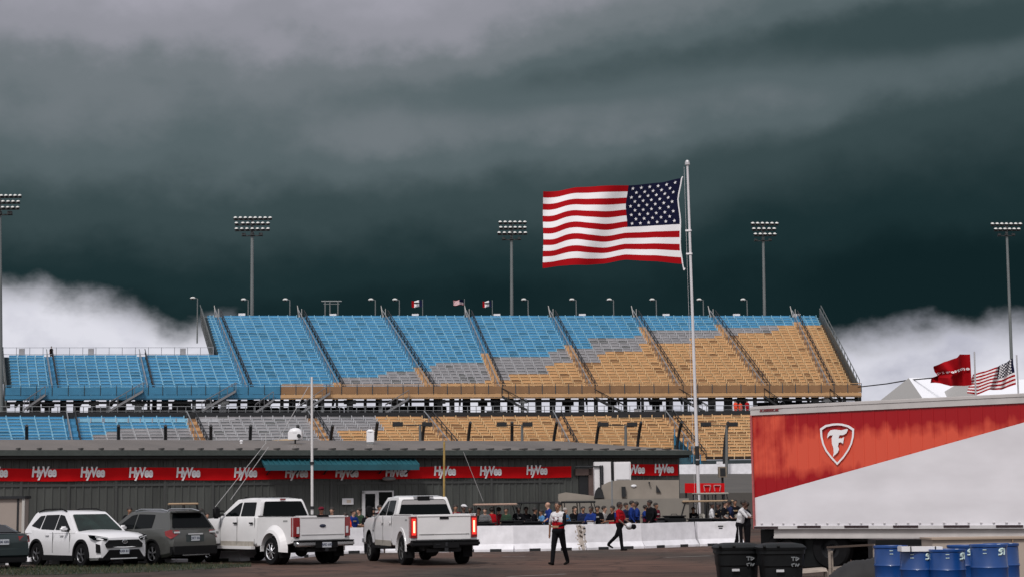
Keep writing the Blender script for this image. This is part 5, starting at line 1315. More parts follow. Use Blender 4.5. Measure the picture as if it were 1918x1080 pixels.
for s in (1, -1):
    y = s * .90
    for x in (1.36, -1.36): arch_trim(V2, x, s * .918, .35, .39, .05, M_clad)
    boxes(V2, 'sill_cladding', M_clad, [((.0, s * .905, .26), (1.9, .04, .28))])
    for x in (.2, -.75): boxes(V2, 'door_handle', M_chrome, [((x, s * .92, .95), (.2, .03, .03))])
    boxes(V2, 'door_seam', M_clad, [((-.29, s * .915, .7), (.012, .014, .6)), ((.74, s * .915, .7), (.012, .014, .6))])
    mirror_(V2, .60, s * .90, 1.12, M_greycar)
    k = MB(); k.prism([(-2.27, s * .56, 1.04), (-2.18, s * .84, 1.06), (-2.02, s * .905, 1.02), (-2.05, s * .915, .90), (-2.24, s * .86, .80), (-2.29, s * .80, .82), (-2.28, s * .56, .95)], (-.04, s * .02, 0)); k.build('tail_lamp', M_tail, V2)
    boxes(V2, 'reverse_lens', M_lens, [((-2.315, s * .66, .985), (.03, .20, .05))])
rbox(V2, 'rear_bumper', M_clad, (-2.27, 0, .44), (.22, 1.70, .36), .06, 3)
boxes(V2, 'bumper_trim', M_chrome, [((-2.385, 0, .30), (.02, 1.0, .03))])
boxes(V2, 'plate_recess', M_darkcar, [((-2.32, 0, .80), (.03, .66, .22))]); boxes(V2, 'tailgate_trim', M_chrome, [((-2.34, 0, .93), (.03, .55, .04))])
plate(V2, -2.345, 0, .80, -1, 'CKT 254')
for x in (1.36, -1.36):
    for y in (-.78, .78): wheel(V2, x, y, .345, .23, mat('rim silver', (.42, .42, .44), .3, .7), 5)

# ---- dark car cut by the left edge, seen from behind
V3 = place('parked_car', 'dark green grey car cut off by the left edge of the picture', 'car', (28, 1063), (-1.35, -.78), math.radians(90 + 38))
st = [(2.3, .3, .75, .70, .02), (1.9, .2, .90, .85, .03), (1.1, .2, .96, .90, .04), (0, .2, .99, .905, .02), (-1.4, .2, 1.02, .905, .02), (-2.0, .24, 1.04, .87, .02), (-2.25, .3, 1.02, .82, 0), (-2.33, .4, .86, .78, 0)]
body_loft(st, [(1.35, .34), (-1.35, .34)], [M_darkcar, M_black], 'body', V3, .38, 1.2)
g = dict(z0=.94, z1=1.32, w0=.82, w1=.58, prof=[(.95, .94), (.1, 1.30), (-.8, 1.33), (-1.95, 1.0)], r=.16, win=[[(.6, 1.02), (.0, 1.24), (-.3, 1.26), (-.3, 1.02)], [(-.36, 1.02), (-.36, 1.26), (-1.1, 1.25), (-1.35, 1.04)]],
         faces=[((.9, 1.0), (.2, 1.27), .7, .52, 'windscreen', M_glass, .012), ((-1.88, 1.03), (-.98, 1.29), .66, .52, 'rear_window', M_glass, -.014)])
greenhouse(V3, g, M_darkcar, M_glass)
rbox(V3, 'boot_spoiler', M_clad, (-2.15, 0, 1.07), (.16, 1.2, .03), .01)
for s in (1, -1):
    k = MB(); k.prism([(-2.27, s * .48, .96), (-2.2, s * .80, .98), (-2.08, s * .875, .95), (-2.1, s * .88, .82), (-2.3, s * .80, .78), (-2.3, s * .48, .84)], (-.04, s * .02, 0)); k.build('tail_lamp', M_tail, V3)
rbox(V3, 'rear_bumper', M_darkcar, (-2.28, 0, .50), (.20, 1.62, .30), .06, 3)
rbox(V3, 'lower_valance', M_clad, (-2.28, 0, .28), (.18, 1.5, .18), .03)
plate(V3, -2.36, 0, .80, -1, 'JLM 430', .36)
for x in (1.35, -1.35):
    for y in (-.78, .78): wheel(V3, x, y, .335, .22, M_dark, 5)

# ---- pickups, local +y side (left) towards us
def pickup(nm, label, contact, local, ang, kind):
    T_ = place(nm, label, 'pickup', contact, local, ang)
    ford = kind == 'dual'; hw = .99; RW = -2.15; FWX = 1.95; r = .405 if ford else .42
    zsill, zbed, belt = .62, 1.43 if ford else 1.43, 1.42 if ford else 1.40
    # front half: bonnet and cab base as one loft
    st = [(2.95, .55, 1.20, .84, .02), (2.88, .50, 1.30, .93, .03), (2.5, .5, 1.34, .98, .05), (1.4, .5, 1.38, hw, .06), (1.0, .52, belt, hw, .03), (0, .52, belt, hw, .01), (-1.0, .52, belt, hw, .01), (-1.12, .54, belt, hw, .01)]
    body_loft(st, [(FWX, r + .04)], [M_truck, M_black], 'body', T_, r + .10, 1.3)
    # bed: side walls with wheel openings
    k = MB()
    bx0, bx1 = -3.18, -1.14; ar = r + .095; n = 14
    for s in (1, -1):
        outer = [(bx1, .56), (bx1, zbed), (bx0, zbed), (bx0, .68), (RW - ar, .60)]
        arcp = [(RW + ar * math.cos(t), r + .04 + ar * math.sin(t)) for t in [PI - .35 - (PI - .7) * i / n + .0 for i in range(n + 1)]]
        arcp = [p for p in arcp if p[1] > .57]
        pl = [(bx1, .56), (bx1, zbed), (bx0, zbed), (bx0, .66), (RW - ar - .02, .58)] + arcp + [(RW + ar + .02, .56)]
        k.prism([(x, s * hw, z) for x, z in pl], (0, -s * .10, 0))
    k.bb(bx0 + .02, bx1, -hw + .1, hw - .1, .80, .84, 1); k.bb(bx1 - .05, bx1, -hw + .1, hw - .1, .80, zbed, 0)
    o = k.build('bed', [M_truck, M_clad], T_)
    b = bmesh.new(); b.from_mesh(o.data); bmesh.ops.bevel(b, geom=[e for e in b.edges if abs(e.verts[0].co.z - e.verts[1].co.z) < .001 and e.calc_length() > 1.5 and max(e.verts[0].co.z, e.verts[1].co.z) > .3], offset=.04, segments=3, affect='EDGES'); b.to_mesh(o.data); b.free()
    for s in (1, -1): boxes(T_, 'bed_rail', M_clad if ford else M_truck, [(((bx0 + bx1) / 2, s * (hw - .055), zbed + .012), (bx1 - bx0 - .02, .085, .022))])
    # shoulder crease and flared arches
    for s in (1, -1):
        k = MB(); n = 20; R0 = ar; yy = hw
        out = .17 if ford else .02
        for i in range(n):
            a0, a1 = -.1 + (PI + .2) * i / n, -.1 + (PI + .2) * (i + 1) / n
            def pt(a_, rr, y_): return (RW + rr * math.cos(a_), s * y_, r + .04 + rr * math.sin(a_))
            q = [pt(a0, R0, yy + out), pt(a1, R0, yy + out), pt(a1, R0 + .09, yy + out * .85), pt(a0, R0 + .09, yy + out * .85)]
            q2 = [pt(a0, R0 + .09, yy + out * .85), pt(a1, R0 + .09, yy + out * .85), pt(a1, R0 + (.24 if ford else .10), yy - .01), pt(a0, R0 + (.24 if ford else .10), yy - .01)]
            q3 = [pt(a0, R0, yy + out), pt(a1, R0, yy + out), pt(a1, R0, yy - .1), pt(a0, R0, yy - .1)]
            for w_ in (q, q2, q3): k.add(w_, [(0, 1, 2, 3)], 0, True)
        k.build('wheel_flare', M_truck, T_, sharp=50)
        pass
    # tailgate
    k = MB(); k.bb(bx0 - .07, bx0 + .0, -.80, .80, .72, zbed + .01); o = k.build('tailgate', M_truck, T_)
    b = bmesh.new(); b.from_mesh(o.data); bmesh.ops.bevel(b, geom=b.edges[:], offset=.02, segments=2, affect='EDGES'); b.to_mesh(o.data); b.free()
    def sub(q): q.location -= o.location; q.parent = o; return q
    k = MB(); k.bb(bx0 - .02, bx0 + .10, -.99, -.80, .68, .78); k.bb(bx0 - .02, bx0 + .10, .80, .99, .68, .78); k.build('corner_filler', M_truck, T_)
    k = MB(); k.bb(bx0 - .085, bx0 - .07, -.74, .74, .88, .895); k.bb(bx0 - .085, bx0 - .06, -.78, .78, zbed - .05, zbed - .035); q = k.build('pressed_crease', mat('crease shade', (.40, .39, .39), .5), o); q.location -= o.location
    for s in (1, -1):
        k = MB(); k.prism([(bx0 + .10, s * .995, zbed - .04), (bx0 - .06, s * .985, zbed - .04), (bx0 - .075, s * .80, zbed - .04), (bx0 - .0, s * .80, zbed - .04), (bx0 + .10, s * .96, zbed - .04)], (0, 0, -.56 if ford else -.60))
        lm = k.build('tail_lamp', M_tail, T_)
        if not ford:
            k = MB(); k.bb(bx0 - .088, bx0 - .07, s * .83, s * .955, .86, zbed - .10, 0); q = k.build('lit_lens', M_lit, lm); q.location -= lm.location
            k = MB(); k.bb(bx0 - .095, bx0 - .086, s * .86, s * .91, .93, zbed - .17, 0); q = k.build('bright_core', M_litc, lm); q.location -= lm.location
        else:
            k = MB(); k.bb(bx0 - .085, bx0 - .07, s * .82, s * .90, .92, 1.12, 0); q = k.build('reverse_lens', M_lens, lm); q.location -= lm.location
    if ford:
        k = MB(); k.bb(bx0 - .09, bx0 - .05, -.20, .20, zbed - .03, zbed + .03); q = k.build('tailgate_latch_cover', M_clad, o); q.location -= o.location
        k = MB(); k.ell((bx0 - .08, 0, 1.14), (.015, .115, .05), 14); q = k.build('badge', mat('badge dark blue', (.02, .025, .05), .3), o); q.location -= o.location
    else:
        k = MB(); k.bb(bx0 - .09, bx0 - .05, -.13, .13, zbed - .12, zbed - .05); q = k.build('tailgate_handle', M_clad, o); q.location -= o.location
        k = MB(); k.bb(bx0 - .078, bx0 - .07, .30, .68, .865, .895); q = k.build('script_badge', mat('script grey', (.25, .25, .25), .5), o); q.location -= o.location
        k = MB(); k.bb(bx0 - .078, bx0 - .07, -.74, -.64, .87, .90); q = k.build('corner_badge', mat('script grey', (.25, .25, .25), .5), o); q.location -= o.location
    # bumper
    bm_ = M_chrome if ford else M_clad
    for s in (1, -1): rbox(T_, 'bumper_section', bm_, (bx0 - .17, s * .68, .62), (.24, .66, .16), .04, 3)
    k = MB(); k.bb(bx0 - .30, bx0 - .0, -.38, .38, .50, .66); k.bb(bx0 - .28, bx0, -.98, .98, .68, .72); k.build('bumper_step', M_clad, T_)
    if ford: plate(T_, bx0 - .31, -.0, .585, -1, 'RPD 693')
    else: boxes(T_, 'tow_pin', M_dark, [((bx0 - .31, 0, .60), (.02, .06, .12)), ((bx0 - .31, .25, .59), (.02, .12, .02))])
    k = MB(); k.bb(bx0 - .32, bx0 + .3, -.05, .05, .40, .50); k.bb(bx0 - .05, bx0 + .05, -.5, .5, .38, .48); k.build('tow_hitch', M_dark, T_)
    # cab greenhouse
    zt = 1.98
    g = dict(z0=belt - .06, z1=zt, w0=.90, w1=.72, prof=[(1.35, belt - .04), (.45, zt - .02), (-.2, zt + .02), (-.95, zt - .03), (-1.12, belt - .04)], r=.14,
             win=[[(.98, belt + .02), (.98, belt + .06), (.28, zt - .14), (.12, zt - .12), (.12, belt + .02)], [(.04, belt + .02), (.04, zt - .12), (-.72, zt - .12), (-.80, belt + .02)]],
             faces=[((1.28, belt + .02), (.52, zt - .08), .80, .64, 'windscreen', M_glassg, .012), ((-1.125, belt + .015), (-.985, zt - .10), .80, .65, 'rear_window', M_glass, -.012)])
    greenhouse(T_, g, M_truck, M_glass)
    if not ford:
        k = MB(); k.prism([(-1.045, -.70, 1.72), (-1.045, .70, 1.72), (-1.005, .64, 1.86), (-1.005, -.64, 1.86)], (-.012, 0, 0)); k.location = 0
        k.build('cab_headliner_reflection', mat('rear glass painted reflection', (.30, .28, .28), .3), T_)  # reflection on the rear window painted as a pale strip
        boxes(T_, 'stop_lamp', M_clad, [((-.99, 0, zt - .07), (.08, .36, .13)), ((-.97, 0, zt - .03), (.06, .6, .03))])
    else: boxes(T_, 'stop_lamp', M_tail, [((-.985, 0, zt - .04), (.06, .17, .05))])
    if ford:
        k = MB()
        for y in (-.5, -.25, 0, .25, .5): k.ell((.38, y, zt + .03), (.06, .05, .03), 8)
        k.build('roof_marker_lamp', M_clad, T_)
    for s in (1, -1):
        o2 = rbox(T_, 'wing_mirror', M_clad if ford else M_clad, (1.02, s * 1.19, belt + .13), (.16, .22, .36), .05, 3); boxes(T_, 'mirror_arm', M_clad, [((1.02, s * 1.03, belt + .06), (.06, .22, .05)), ((1.02, s * 1.03, belt + .18), (.06, .22, .04))])
        for x in (.20, -.78): boxes(T_, 'door_handle', M_clad if ford else M_truck, [((x, s * (hw + .012), belt - .19), (.18, .035, .045))])
        boxes(T_, 'door_seam', mat('seam shade', (.10, .10, .10), .7), [((.08, s * (hw - .002), .98), (.014, .014, .84)), ((-.96, s * (hw - .012), 1.0), (.014, .014, .80)), ((1.12, s * (hw - .004), 1.0), (.014, .014, .8))])
        boxes(T_, 'running_board', M_clad if not ford else M_truck, [((.1, s * (hw + .03), .47 if not ford else .49), (2.1, .13, .06 if not ford else .09))])
        boxes(T_, 'sill_dirt_band', mat('sill dirt', (.34, .31, .27), .7, var=.3), [((.08, s * (hw - .004), .60), (2.0, .012, .16))])  # greyish dirt band along the lower sill
        boxes(T_, 'side_badge', mat('script grey', (.25, .25, .25), .5), [((bx0 + .42, s * (hw + .002), zbed - .14), (.24, .006, .05)), ((1.3, s * (hw + .0), .95), (.16, .02, .06))])
        # front lamps
        boxes(T_, 'headlight', M_lens, [((2.90, s * .80, 1.05), (.08, .22, .26))])
    boxes(T_, 'grille', M_clad, [((2.96, 0, .98), (.05, 1.3, .44))]); rbox(T_, 'front_bumper', M_chrome, (3.0, 0, .62), (.2, 1.9, .22), .05)
    k = MB(); k.lathe([(0, -.12), (.30, -.13), (.38, -.06), (.38, .06), (.30, .13), (0, .12)], (-2.72, 0, .60), 24); k.build('added_spare_wheel', M_blk, T_)  # spare wheel added to fill the underside below the bumper with black
    # chassis
    k = MB(); k.bb(-3.1, 2.6, -.55, -.42, .42, .58); k.bb(-3.1, 2.6, .42, .55, .42, .58); k.bb(-1.0, 1.2, -.8, .8, .44, .52)
    k.tube((RW, -.85, r), (RW, .85, r), .07); k.ell((RW, .05, r), (.2, .2, .2), 12); k.tube((FWX, -.8, r), (FWX, .8, r), .06)
    k.tube((-.9, -.45, .36), (-2.9, -.5, .40), .045); k.build('chassis', M_black, T_)
    rimm = mat('alloy bright', (.62, .62, .64), .25, .8) if ford else mat('rim black', (.03, .03, .03), .4)
    for s in (1, -1):
        wheel(T_, FWX, s * .84, r, .27, rimm, 8 if ford else 6)
        if ford:
            wheel(T_, RW, s * 1.02, r, .22, rimm, 8); wheel(T_, RW, s * .76, r, .22, M_dark, 6)
        else: wheel(T_, RW, s * .84, r, .29, rimm, 6)
        boxes(T_, 'mud_flap', M_clad, [((RW - .52, s * (.95 if ford else .86), .42), (.02, .36 if ford else .28, .42))])
    return T_
pickup('pickup_truck', 'white dual-wheel pickup with dark blue oval badge on its tailgate, tail lamps unlit', (508, 1057), (-2.15, 1.10), math.radians(90 + 39), 'dual')
pickup('pickup_truck', 'white pickup with glowing red tail lamps standing alone before the concrete barriers', (757, 1057), (-2.15, .90), math.radians(90 + 18), 'lit')

# ================================================================== golf carts (local +x forward)
M_roofs = {'tan': mat('cart roof tan', (.44, .32, .21), .5, var=.1), 'pink': mat('cart roof pale', (.50, .35, .28), .5, var=.1), 'black': mat('cart roof black', (.02, .02, .022), .5), 'cream': mat('cart roof cream', (.42, .40, .36), .5)}
M_cart = {'tan': mat('cart body tan', (.34, .27, .20), .4), 'pink': M_dark, 'black': M_dark, 'cream': mat('cart body pale', (.36, .34, .31), .4)}
def cart(px, pxw, pyr, D, ang, kind, label, seats=2, shade=0):
    c = P(px, pyr, D); ztop = c.z; L_ = pxw / F * D; ca = abs(math.cos(ang)) or 1
    T_ = thing('golf_cart', label, 'golf cart', Vector((c.x, D, 0)), ang, 'golf carts behind the barriers')
    ln = L_ / ca; r = .24
    rbox(T_, 'roof', M_roofs[kind], (0, 0, ztop - .045), (ln, 1.12, .08), .035, 2)
    k = MB()
    for x0_, x1_ in ((ln * .46, ln * .52 - .15), (-ln * .42, -ln * .42), (0.05, 0.05)):
        for s in (1, -1): k.tube((x1_ + (.25 if x0_ > .3 else 0), s * .5, .75), (x0_ - .05, s * .5, ztop - .06), .022, n=6)
    k.build('roof_post', M_dark, T_)
    b = MB(); hl_ = max(1.15, ln * .56)
    b.prism([(hl_, -.55, .35), (hl_, -.55, .62), (hl_ * .72, -.55, .86), (hl_ * .55, -.55, .90), (hl_ * .45, -.55, .40), (-.1, -.55, .36), (-.15, -.55, .62), (-hl_, -.55, .66), (-hl_, -.55, .34)], (0, 1.1, 0)); b.build('body', M_cart[kind], T_)
    for sx in ([.0] if seats == 2 else [0.15, -.75]):
        rbox(T_, 'seat', M_roofs['cream'] if kind != 'black' else M_clad, (sx - .15, 0, .72), (.46, 1.0, .14), .04); rbox(T_, 'seat_back', M_roofs['cream'] if kind != 'black' else M_clad, (sx - .40, 0, .98), (.10, 1.0, .36), .04)
    k = MB()
    for i in range(14): t, t2 = 2 * PI * i / 14, 2 * PI * (i + 1) / 14; k.tube((.42 + .08 * math.sin(t), .25 + .17 * math.cos(t), .98 + .14 * math.sin(t)), (.42 + .08 * math.sin(t2), .25 + .17 * math.cos(t2), .98 + .14 * math.sin(t2)), .014, n=5)
    k.tube((.42, .25, .98), (.62, .25, .75), .02); k.build('steering_wheel', M_clad, T_)
    for x in (hl_ * .72, -hl_ * .66):
        for s in (1, -1): wheel(T_, x, s * .5, r, .18, M_dark, 5)
    return T_
cart(344, 56, 940.5, 66, math.radians(8), 'tan', 'golf cart with tan roof behind the dark graphite crossover')
cart(927, 80, 941.5, 67, math.radians(5), 'pink', 'golf cart with pale pinkish roof beside the pickup with lit tail lamps', 4)
cart(1008, 76, 938, 68.5, math.radians(175), 'black', 'golf cart with black roof left of the man in the white and red shirt', 4)
cart(1083, 62, 937, 68, math.radians(4), 'black', 'golf cart with black roof right of the man in the white and red shirt', 2)
cart(1325, 96, 935.5, 71, math.radians(176), 'tan', 'golf cart with tan roof in front of the flagpole foot', 4)
cart(1330, 62, 921.5, 76, math.radians(5), 'cream', 'tall golf cart with cream roof directly behind the flagpole foot', 2)

# ================================================================== people
def cloth(n, c): return mat('cloth ' + n, c, .9, var=.3, vs=14, spec=.1, bump=.5, bs=18)
SK = {'light': mat('skin light', (.42, .24, .17), .55), 'mid': mat('skin mid', (.26, .13, .08), .55), 'dark': mat('skin dark', (.10, .05, .035), .55)}
HB = mat('hair dark', (.018, .013, .011), .7); HL = mat('hair grey', (.30, .27, .25), .7)
CL = {'black': cloth('black', (.006, .006, .008)), 'white': cloth('white', (.62, .61, .63)), 'red': cloth('red', (.34, .006, .012)), 'blue': cloth('blue', (.012, .032, .17)), 'navy': cloth('navy', (.015, .022, .06)),
      'maroon': cloth('maroon', (.13, .012, .025)), 'orange': cloth('orange red', (.75, .07, .03)), 'grey': cloth('grey', (.13, .13, .135)), 'ltblue': cloth('light blue', (.08, .20, .38)), 'green': cloth('dark green', (.03, .055, .035)), 'tan': cloth('tan', (.32, .22, .13)), 'pale': cloth('pale grey', (.40, .38, .37)), 'shoe': cloth('shoe', (.008, .007, .007))}
def rotx(v, a): c, s = math.cos(a), math.sin(a); return Vector((v.x, v.y * c - v.z * s, v.y * s + v.z * c))
def person(loc, h, rz, label, top='black', low='black', arms=None, skin='light', hair='dark', lean=0, legs=((0, 0), (0, 0)), armp=((5, 0, 10), (5, 0, 10)), seated=False, headturn=0, headtilt=0, vox=.022, lowchest=None, extra=None, cap=None, fat=1.0, group='people beyond the barriers', sleeves='short', longhair=False):
    """faces local -y. legs: (hip forward deg, knee bend deg) for right (-x) and left (+x); armp: (forward, outward, elbow bend)"""
    k_ = h / 1.78; T_ = thing('person', label, 'person', loc, rz, group); pc = []; R_ = math.radians
    hipz = .93 if not seated else .58
    hip = Vector((0, 0, hipz)); ln_ = R_(lean)
    def tor(x, y, z): return hip + rotx(Vector((x, y, z)), ln_)     # + lean tips the trunk forward (-y)
    def cap_(a, b, ra, rb, m_): pc.append((a, b, ra, rb, m_))
    f = fat
    cap_(hip + Vector((-.075, 0, 0)), hip + Vector((.075, 0, 0)), .125 * f, .125 * f, 'low')
    cap_(tor(-.07, 0, .12), tor(.07, 0, .12), .115 * f, .115 * f, 'belly'); cap_(tor(-.075, 0, .21), tor(.075, 0, .21), .115 * f, .115 * f, 'belly' if lowchest else 'top'); cap_(tor(-.085, .01, .30), tor(.085, .01, .30), .125 * f, .125 * f, 'top')
    cap_(tor(-.10, .01, .42), tor(.10, .01, .42), .105 * f, .105 * f, 'top'); cap_(tor(-.15, .01, .475), tor(.15, .01, .475), .062, .062, 'top')
    nk = tor(0, .005, .49); hd0 = tor(0, -.012, .575); cap_(nk, hd0, .062, .056, 'skin'); cap_(tor(-.10, .01, .475), tor(-.02, .01, .52), .05, .05, 'top'); cap_(tor(.10, .01, .475), tor(.02, .01, .52), .05, .05, 'top')
    HT = Matrix.Rotation(R_(headturn), 3, 'Z') @ Matrix.Rotation(R_(headtilt), 3, 'X')
    hc = hd0 + HT @ Vector((0, -.015, .10))
    def hp(x, y, z): return hc + HT @ Vector((x, y, z))
    cap_(hp(0, .015, .03), hp(0, -.0, .035), .092, .088, 'skin'); cap_(hp(0, -.035, -.05), hp(0, -.04, -.065), .058, .045, 'skin')
    cap_(hp(0, -.095, .01), hp(0, -.108, -.015), .012, .018, 'skin')
    for s in (-1, 1): cap_(hp(s * .088, .01, .0), hp(s * .092, .015, .03), .014, .018, 'skin')
    joints = {}
    for i, s in enumerate((-1, 1)):
        hf, kb = legs[i]; a = R_(hf); H = hip + Vector((s * .09, 0, -.02))
        d1 = Vector((s * .02, -math.sin(a), -math.cos(a))).normalized(); K = H + d1 * .43; b = a - R_(kb)
        d2 = Vector((0, -math.sin(b), -math.cos(b))); A = K + d2 * .42
        cap_(H, K, .103 * f, .076, 'low'); cap_(K, A, .072, .058, 'low')
        ft = R_(max(-35, min(20, (hf - kb) * .6))) if not seated else 0
        fd = Vector((0, -math.cos(ft), math.sin(ft) * (1 if (hf - kb) > 0 else 1))); heel = A + Vector((0, .03, -.045)); cap_(heel, heel + fd * .20, .045, .036, 'shoe'); joints['ank%d' % i] = A
    for i, s in enumerate((-1, 1)):
        fw, ou, el_ = armp[i]; a = R_(fw) + ln_ * 0; Sx = tor(s * .19, .01, .455); o_ = R_(ou + 6)
        d1 = Vector((s * math.sin(o_), -math.sin(a) * math.cos(o_), -math.cos(a) * math.cos(o_))); E = Sx + d1 * .29
        b = a + R_(el_); d2 = Vector((s * math.sin(o_) * .3 if el_ < 45 else -s * .25, -math.sin(b), -math.cos(b))).normalized(); Wr = E + d2 * .25
        sm = (arms or {}).get(i, 'sleeve')
        cap_(Sx, E, .056, .043, sm if sm != 'sleeve' else 'top'); cap_(Sx + (E - Sx) * .3, Sx + (E - Sx) * .72, .060, .056, sm if sm != 'sleeve' else 'top')
        fm_ = 'skin' if (sleeves == 'short' and sm == 'sleeve') else (sm if sm != 'sleeve' else 'top')
        cap_(E, Wr, .040, .028, fm_); pal = Wr + d2 * .075; cap_(Wr, pal, .028, .034, 'skin')
        side = d2.cross(Vector((0, -1, .01)) if abs(d2.y) < .8 else Vector((0, 0, 1))).normalized()
        for q in range(4):      # four unequal, slightly curled fingers and a thumb
            fb = pal + side * (-.026 + .0175 * q) + d2 * .01; cu = Vector((0, -.25, 0)) + d2; cu.normalize(); l_ = (.062, .075, .07, .055)[q]
            m1 = fb + d2 * l_ * .55; cap_(fb, m1, .0105, .0095, 'skin'); cap_(m1, m1 + (d2 + Vector((0, -.45, .05))).normalized() * l_ * .5, .0095, .008, 'skin')
        tb = Wr + d2 * .03; td = (d2 * .7 - side * .5 + Vector((0, -.5, 0))).normalized(); cap_(tb, tb + td * .065, .014, .011, 'skin')
        joints['hand%d' % i] = pal + d2 * .04
    k = MB()
    def smooth_cap(k, a, b, ra, rb, n=10):
        ax = (b - a); l = ax.length; q = (ax / l).to_track_quat('Z', 'Y') if l > 1e-6 else None
        vs = []; rings = []
        for j in range(4): t = PI / 2 * j / 3; rings.append((-ra * math.cos(t), ra * math.sin(t)))
        for j in range(4): t = PI / 2 * j / 3; rings.append((l + rb * math.sin(t), rb * math.cos(t)))
        for zz, rr in rings:
            rr = max(rr, .0005)
            for i in range(n): t = 2 * PI * i / n; vs.append(a + q @ Vector((rr * math.cos(t), rr * math.sin(t), zz)))
        m_ = len(rings); fs = [(j * n + i, j * n + (i + 1) % n, (j + 1) * n + (i + 1) % n, (j + 1) * n + i) for j in range(m_ - 1) for i in range(n)] + [tuple(range(n))[::-1], tuple(range((m_ - 1) * n, m_ * n))]
        k.add(vs, fs)
    for a, b, ra, rb, _ in pc: smooth_cap(k, a, b, ra, rb)
    o = k.build('tmp', M_blk, None); off = Vector(o.location); o.location = (0, 0, 0); old = o.data
    md = o.modifiers.new('r', 'REMESH'); md.mode = 'VOXEL'; md.voxel_size = vox; md.use_smooth_shade = True
    ms = o.modifiers.new('s', 'SMOOTH'); ms.factor = .5; ms.iterations = 3 if vox > .02 else 7
    dg = bpy.context.evaluated_depsgraph_get(); dg.update(); me = bpy.data.meshes.new_from_object(o.evaluated_get(dg)); bpy.data.objects.remove(o); bpy.data.meshes.remove(old)
    # material of each face: nearest body piece
    nP = len(me.polygons); ce = np.empty(nP * 3); me.polygons.foreach_get('center', ce); ce = ce.reshape(-1, 3) + np.array(off)
    best = np.full(nP, 1e9); idx = np.zeros(nP, dtype=int)
    keys = ['skin', 'top', 'belly', 'low', 'shoe'] + sorted({v for v in (arms or {}).values()})
    for a, b, ra, rb, m_ in pc:
        a = np.array(a); b = np.array(b); ab = b - a; t = np.clip(((ce - a) @ ab) / max(ab @ ab, 1e-9), 0, 1); dd_ = np.linalg.norm(ce - a - t[:, None] * ab, axis=1) - (ra + (rb - ra) * t)
        w = dd_ < best; best[w] = dd_[w]; idx[w] = keys.index(m_)
    me.materials.clear()
    mm = {'skin': SK[skin], 'top': CL[top], 'belly': CL[lowchest or top], 'low': CL[low], 'shoe': CL['shoe']}
    for q in keys: me.materials.append(mm.get(q) or CL[q])
    me.polygons.foreach_set('material_index', idx.tolist()); me.polygons.foreach_set('use_smooth', [True] * nP)
    me.transform(Matrix.Translation(off)); me.transform(Matrix.Scale(k_, 4)); me.name = 'body'
    ob = bpy.data.objects.new('body', me); COL.objects.link(ob); ob.parent = T_
    # hair, eyes, mouth
    k = MB()
    hm = HB if hair == 'dark' else HL
    if hair != 'bald':
        k.ell(hp(0, .028, .055), (.104, .108, .092), 12, M=HT)
        if longhair: k.ell(hp(0, .07, -.06), (.085, .06, .13), 10, M=HT)
        k.v = [tuple(Vector(v) * k_) for v in k.v]; k.build('hair', hm, T_)
    if cap:
        k = MB(); k.ell(hp(0, .0, .075), (.108, .118, .075), 12, M=HT); k.prism([hp(-.07, -.10, .07), hp(.07, -.10, .07), hp(.05, -.18, .055), hp(-.05, -.18, .055)], (0, 0, .012)); k.v = [tuple(Vector(v) * k_) for v in k.v]; k.build('cap', CL[cap], T_)
    if vox < .02:
        k = MB()
        for s in (-1, 1): k = MB(); k.ell(hp(s * .034, -.082, .022), (.013, .006, .008), 8); k.v = [tuple(Vector(v) * k_) for v in k.v]; k.build('eye', HB, T_)
        k = MB(); k.ell(hp(0, -.088, -.048), (.024, .008, .006), 8); k.v = [tuple(Vector(v) * k_) for v in k.v]; k.build('mouth', CL['maroon'], T_)
    if extra: extra(T_, k_, tor, joints, hp)
    return T_
def gp(px, D): p = P(px, 938, D); return Vector((p.x, D, 0))
# walking man in the white and red shirt
def ex1(T_, k_, tor, J, hp):
    k = MB()
    for s in (1, -1): k.tube(tor(s * .07, -.03, .49), tor(0, -.145, .22), .007, n=5)
    k.box(tor(0, -.15, .18), (.07, .012, .09)); k.v = [tuple(Vector(v) * k_) for v in k.v]; k.build('lanyard', CL['red'], T_)
    k = MB(); 
    for x, z, w, h_ in ((-.07, .36, .06, .035), (.07, .37, .07, .02), (-.02, .26, .12, .03), (.06, .30, .05, .03), (-.08, .28, .05, .03)): k.box(tor(x, -.138, z), (w, .012, h_))
    k.v = [tuple(Vector(v) * k_) for v in k.v]; k.build('shirt_print', CL['maroon'], T_)
    k = MB(); h1 = J['hand1']; k.box(h1 + Vector((.0, -.02, .02)), (.22, .05, .05)); k.v = [tuple(Vector(v) * k_) for v in k.v]; k.build('belt', CL['tan'], T_)
g0 = G(1047, 1057); g0.z = 0
person(g0, 1.80, math.radians(-32), 'man in a white and red shirt and black trousers walking before the barriers', 'white', 'black', arms={1: 'black'}, skin='mid', legs=((15, 4), (-15, 12)), armp=((-14, 18, 10), (16, 4, 62)), vox=.0135, lowchest='red', extra=ex1, group='people walking before the barriers', headturn=6)
def ex2(T_, k_, tor, J, hp):
    k = MB(); c = (J['hand0'] + J['hand1']) / 2 + Vector((0, .0, -.04)); k.ell(c, (.20, .13, .13), 12); k.ell(c + Vector((.02, -.16, -.02)), (.12, .10, .10), 10, 1); k.v = [tuple(Vector(v) * k_) for v in k.v]; k.build('white_bundle', [CL['white'], CL['black']], T_)
    k = MB(); k.box(tor(-.16, .03, .36), (.10, .16, .16), 0); k.box(tor(.0, .13, .30), (.22, .03, .22), 0); k.box(tor(.02, .13, .44), (.24, .03, .05), 1); k.v = [tuple(Vector(v) * k_) for v in k.v]; k.build('shirt_panel', [CL['blue'], CL['white']], T_)
g0 = G(1162, 1030); g0.z = 0
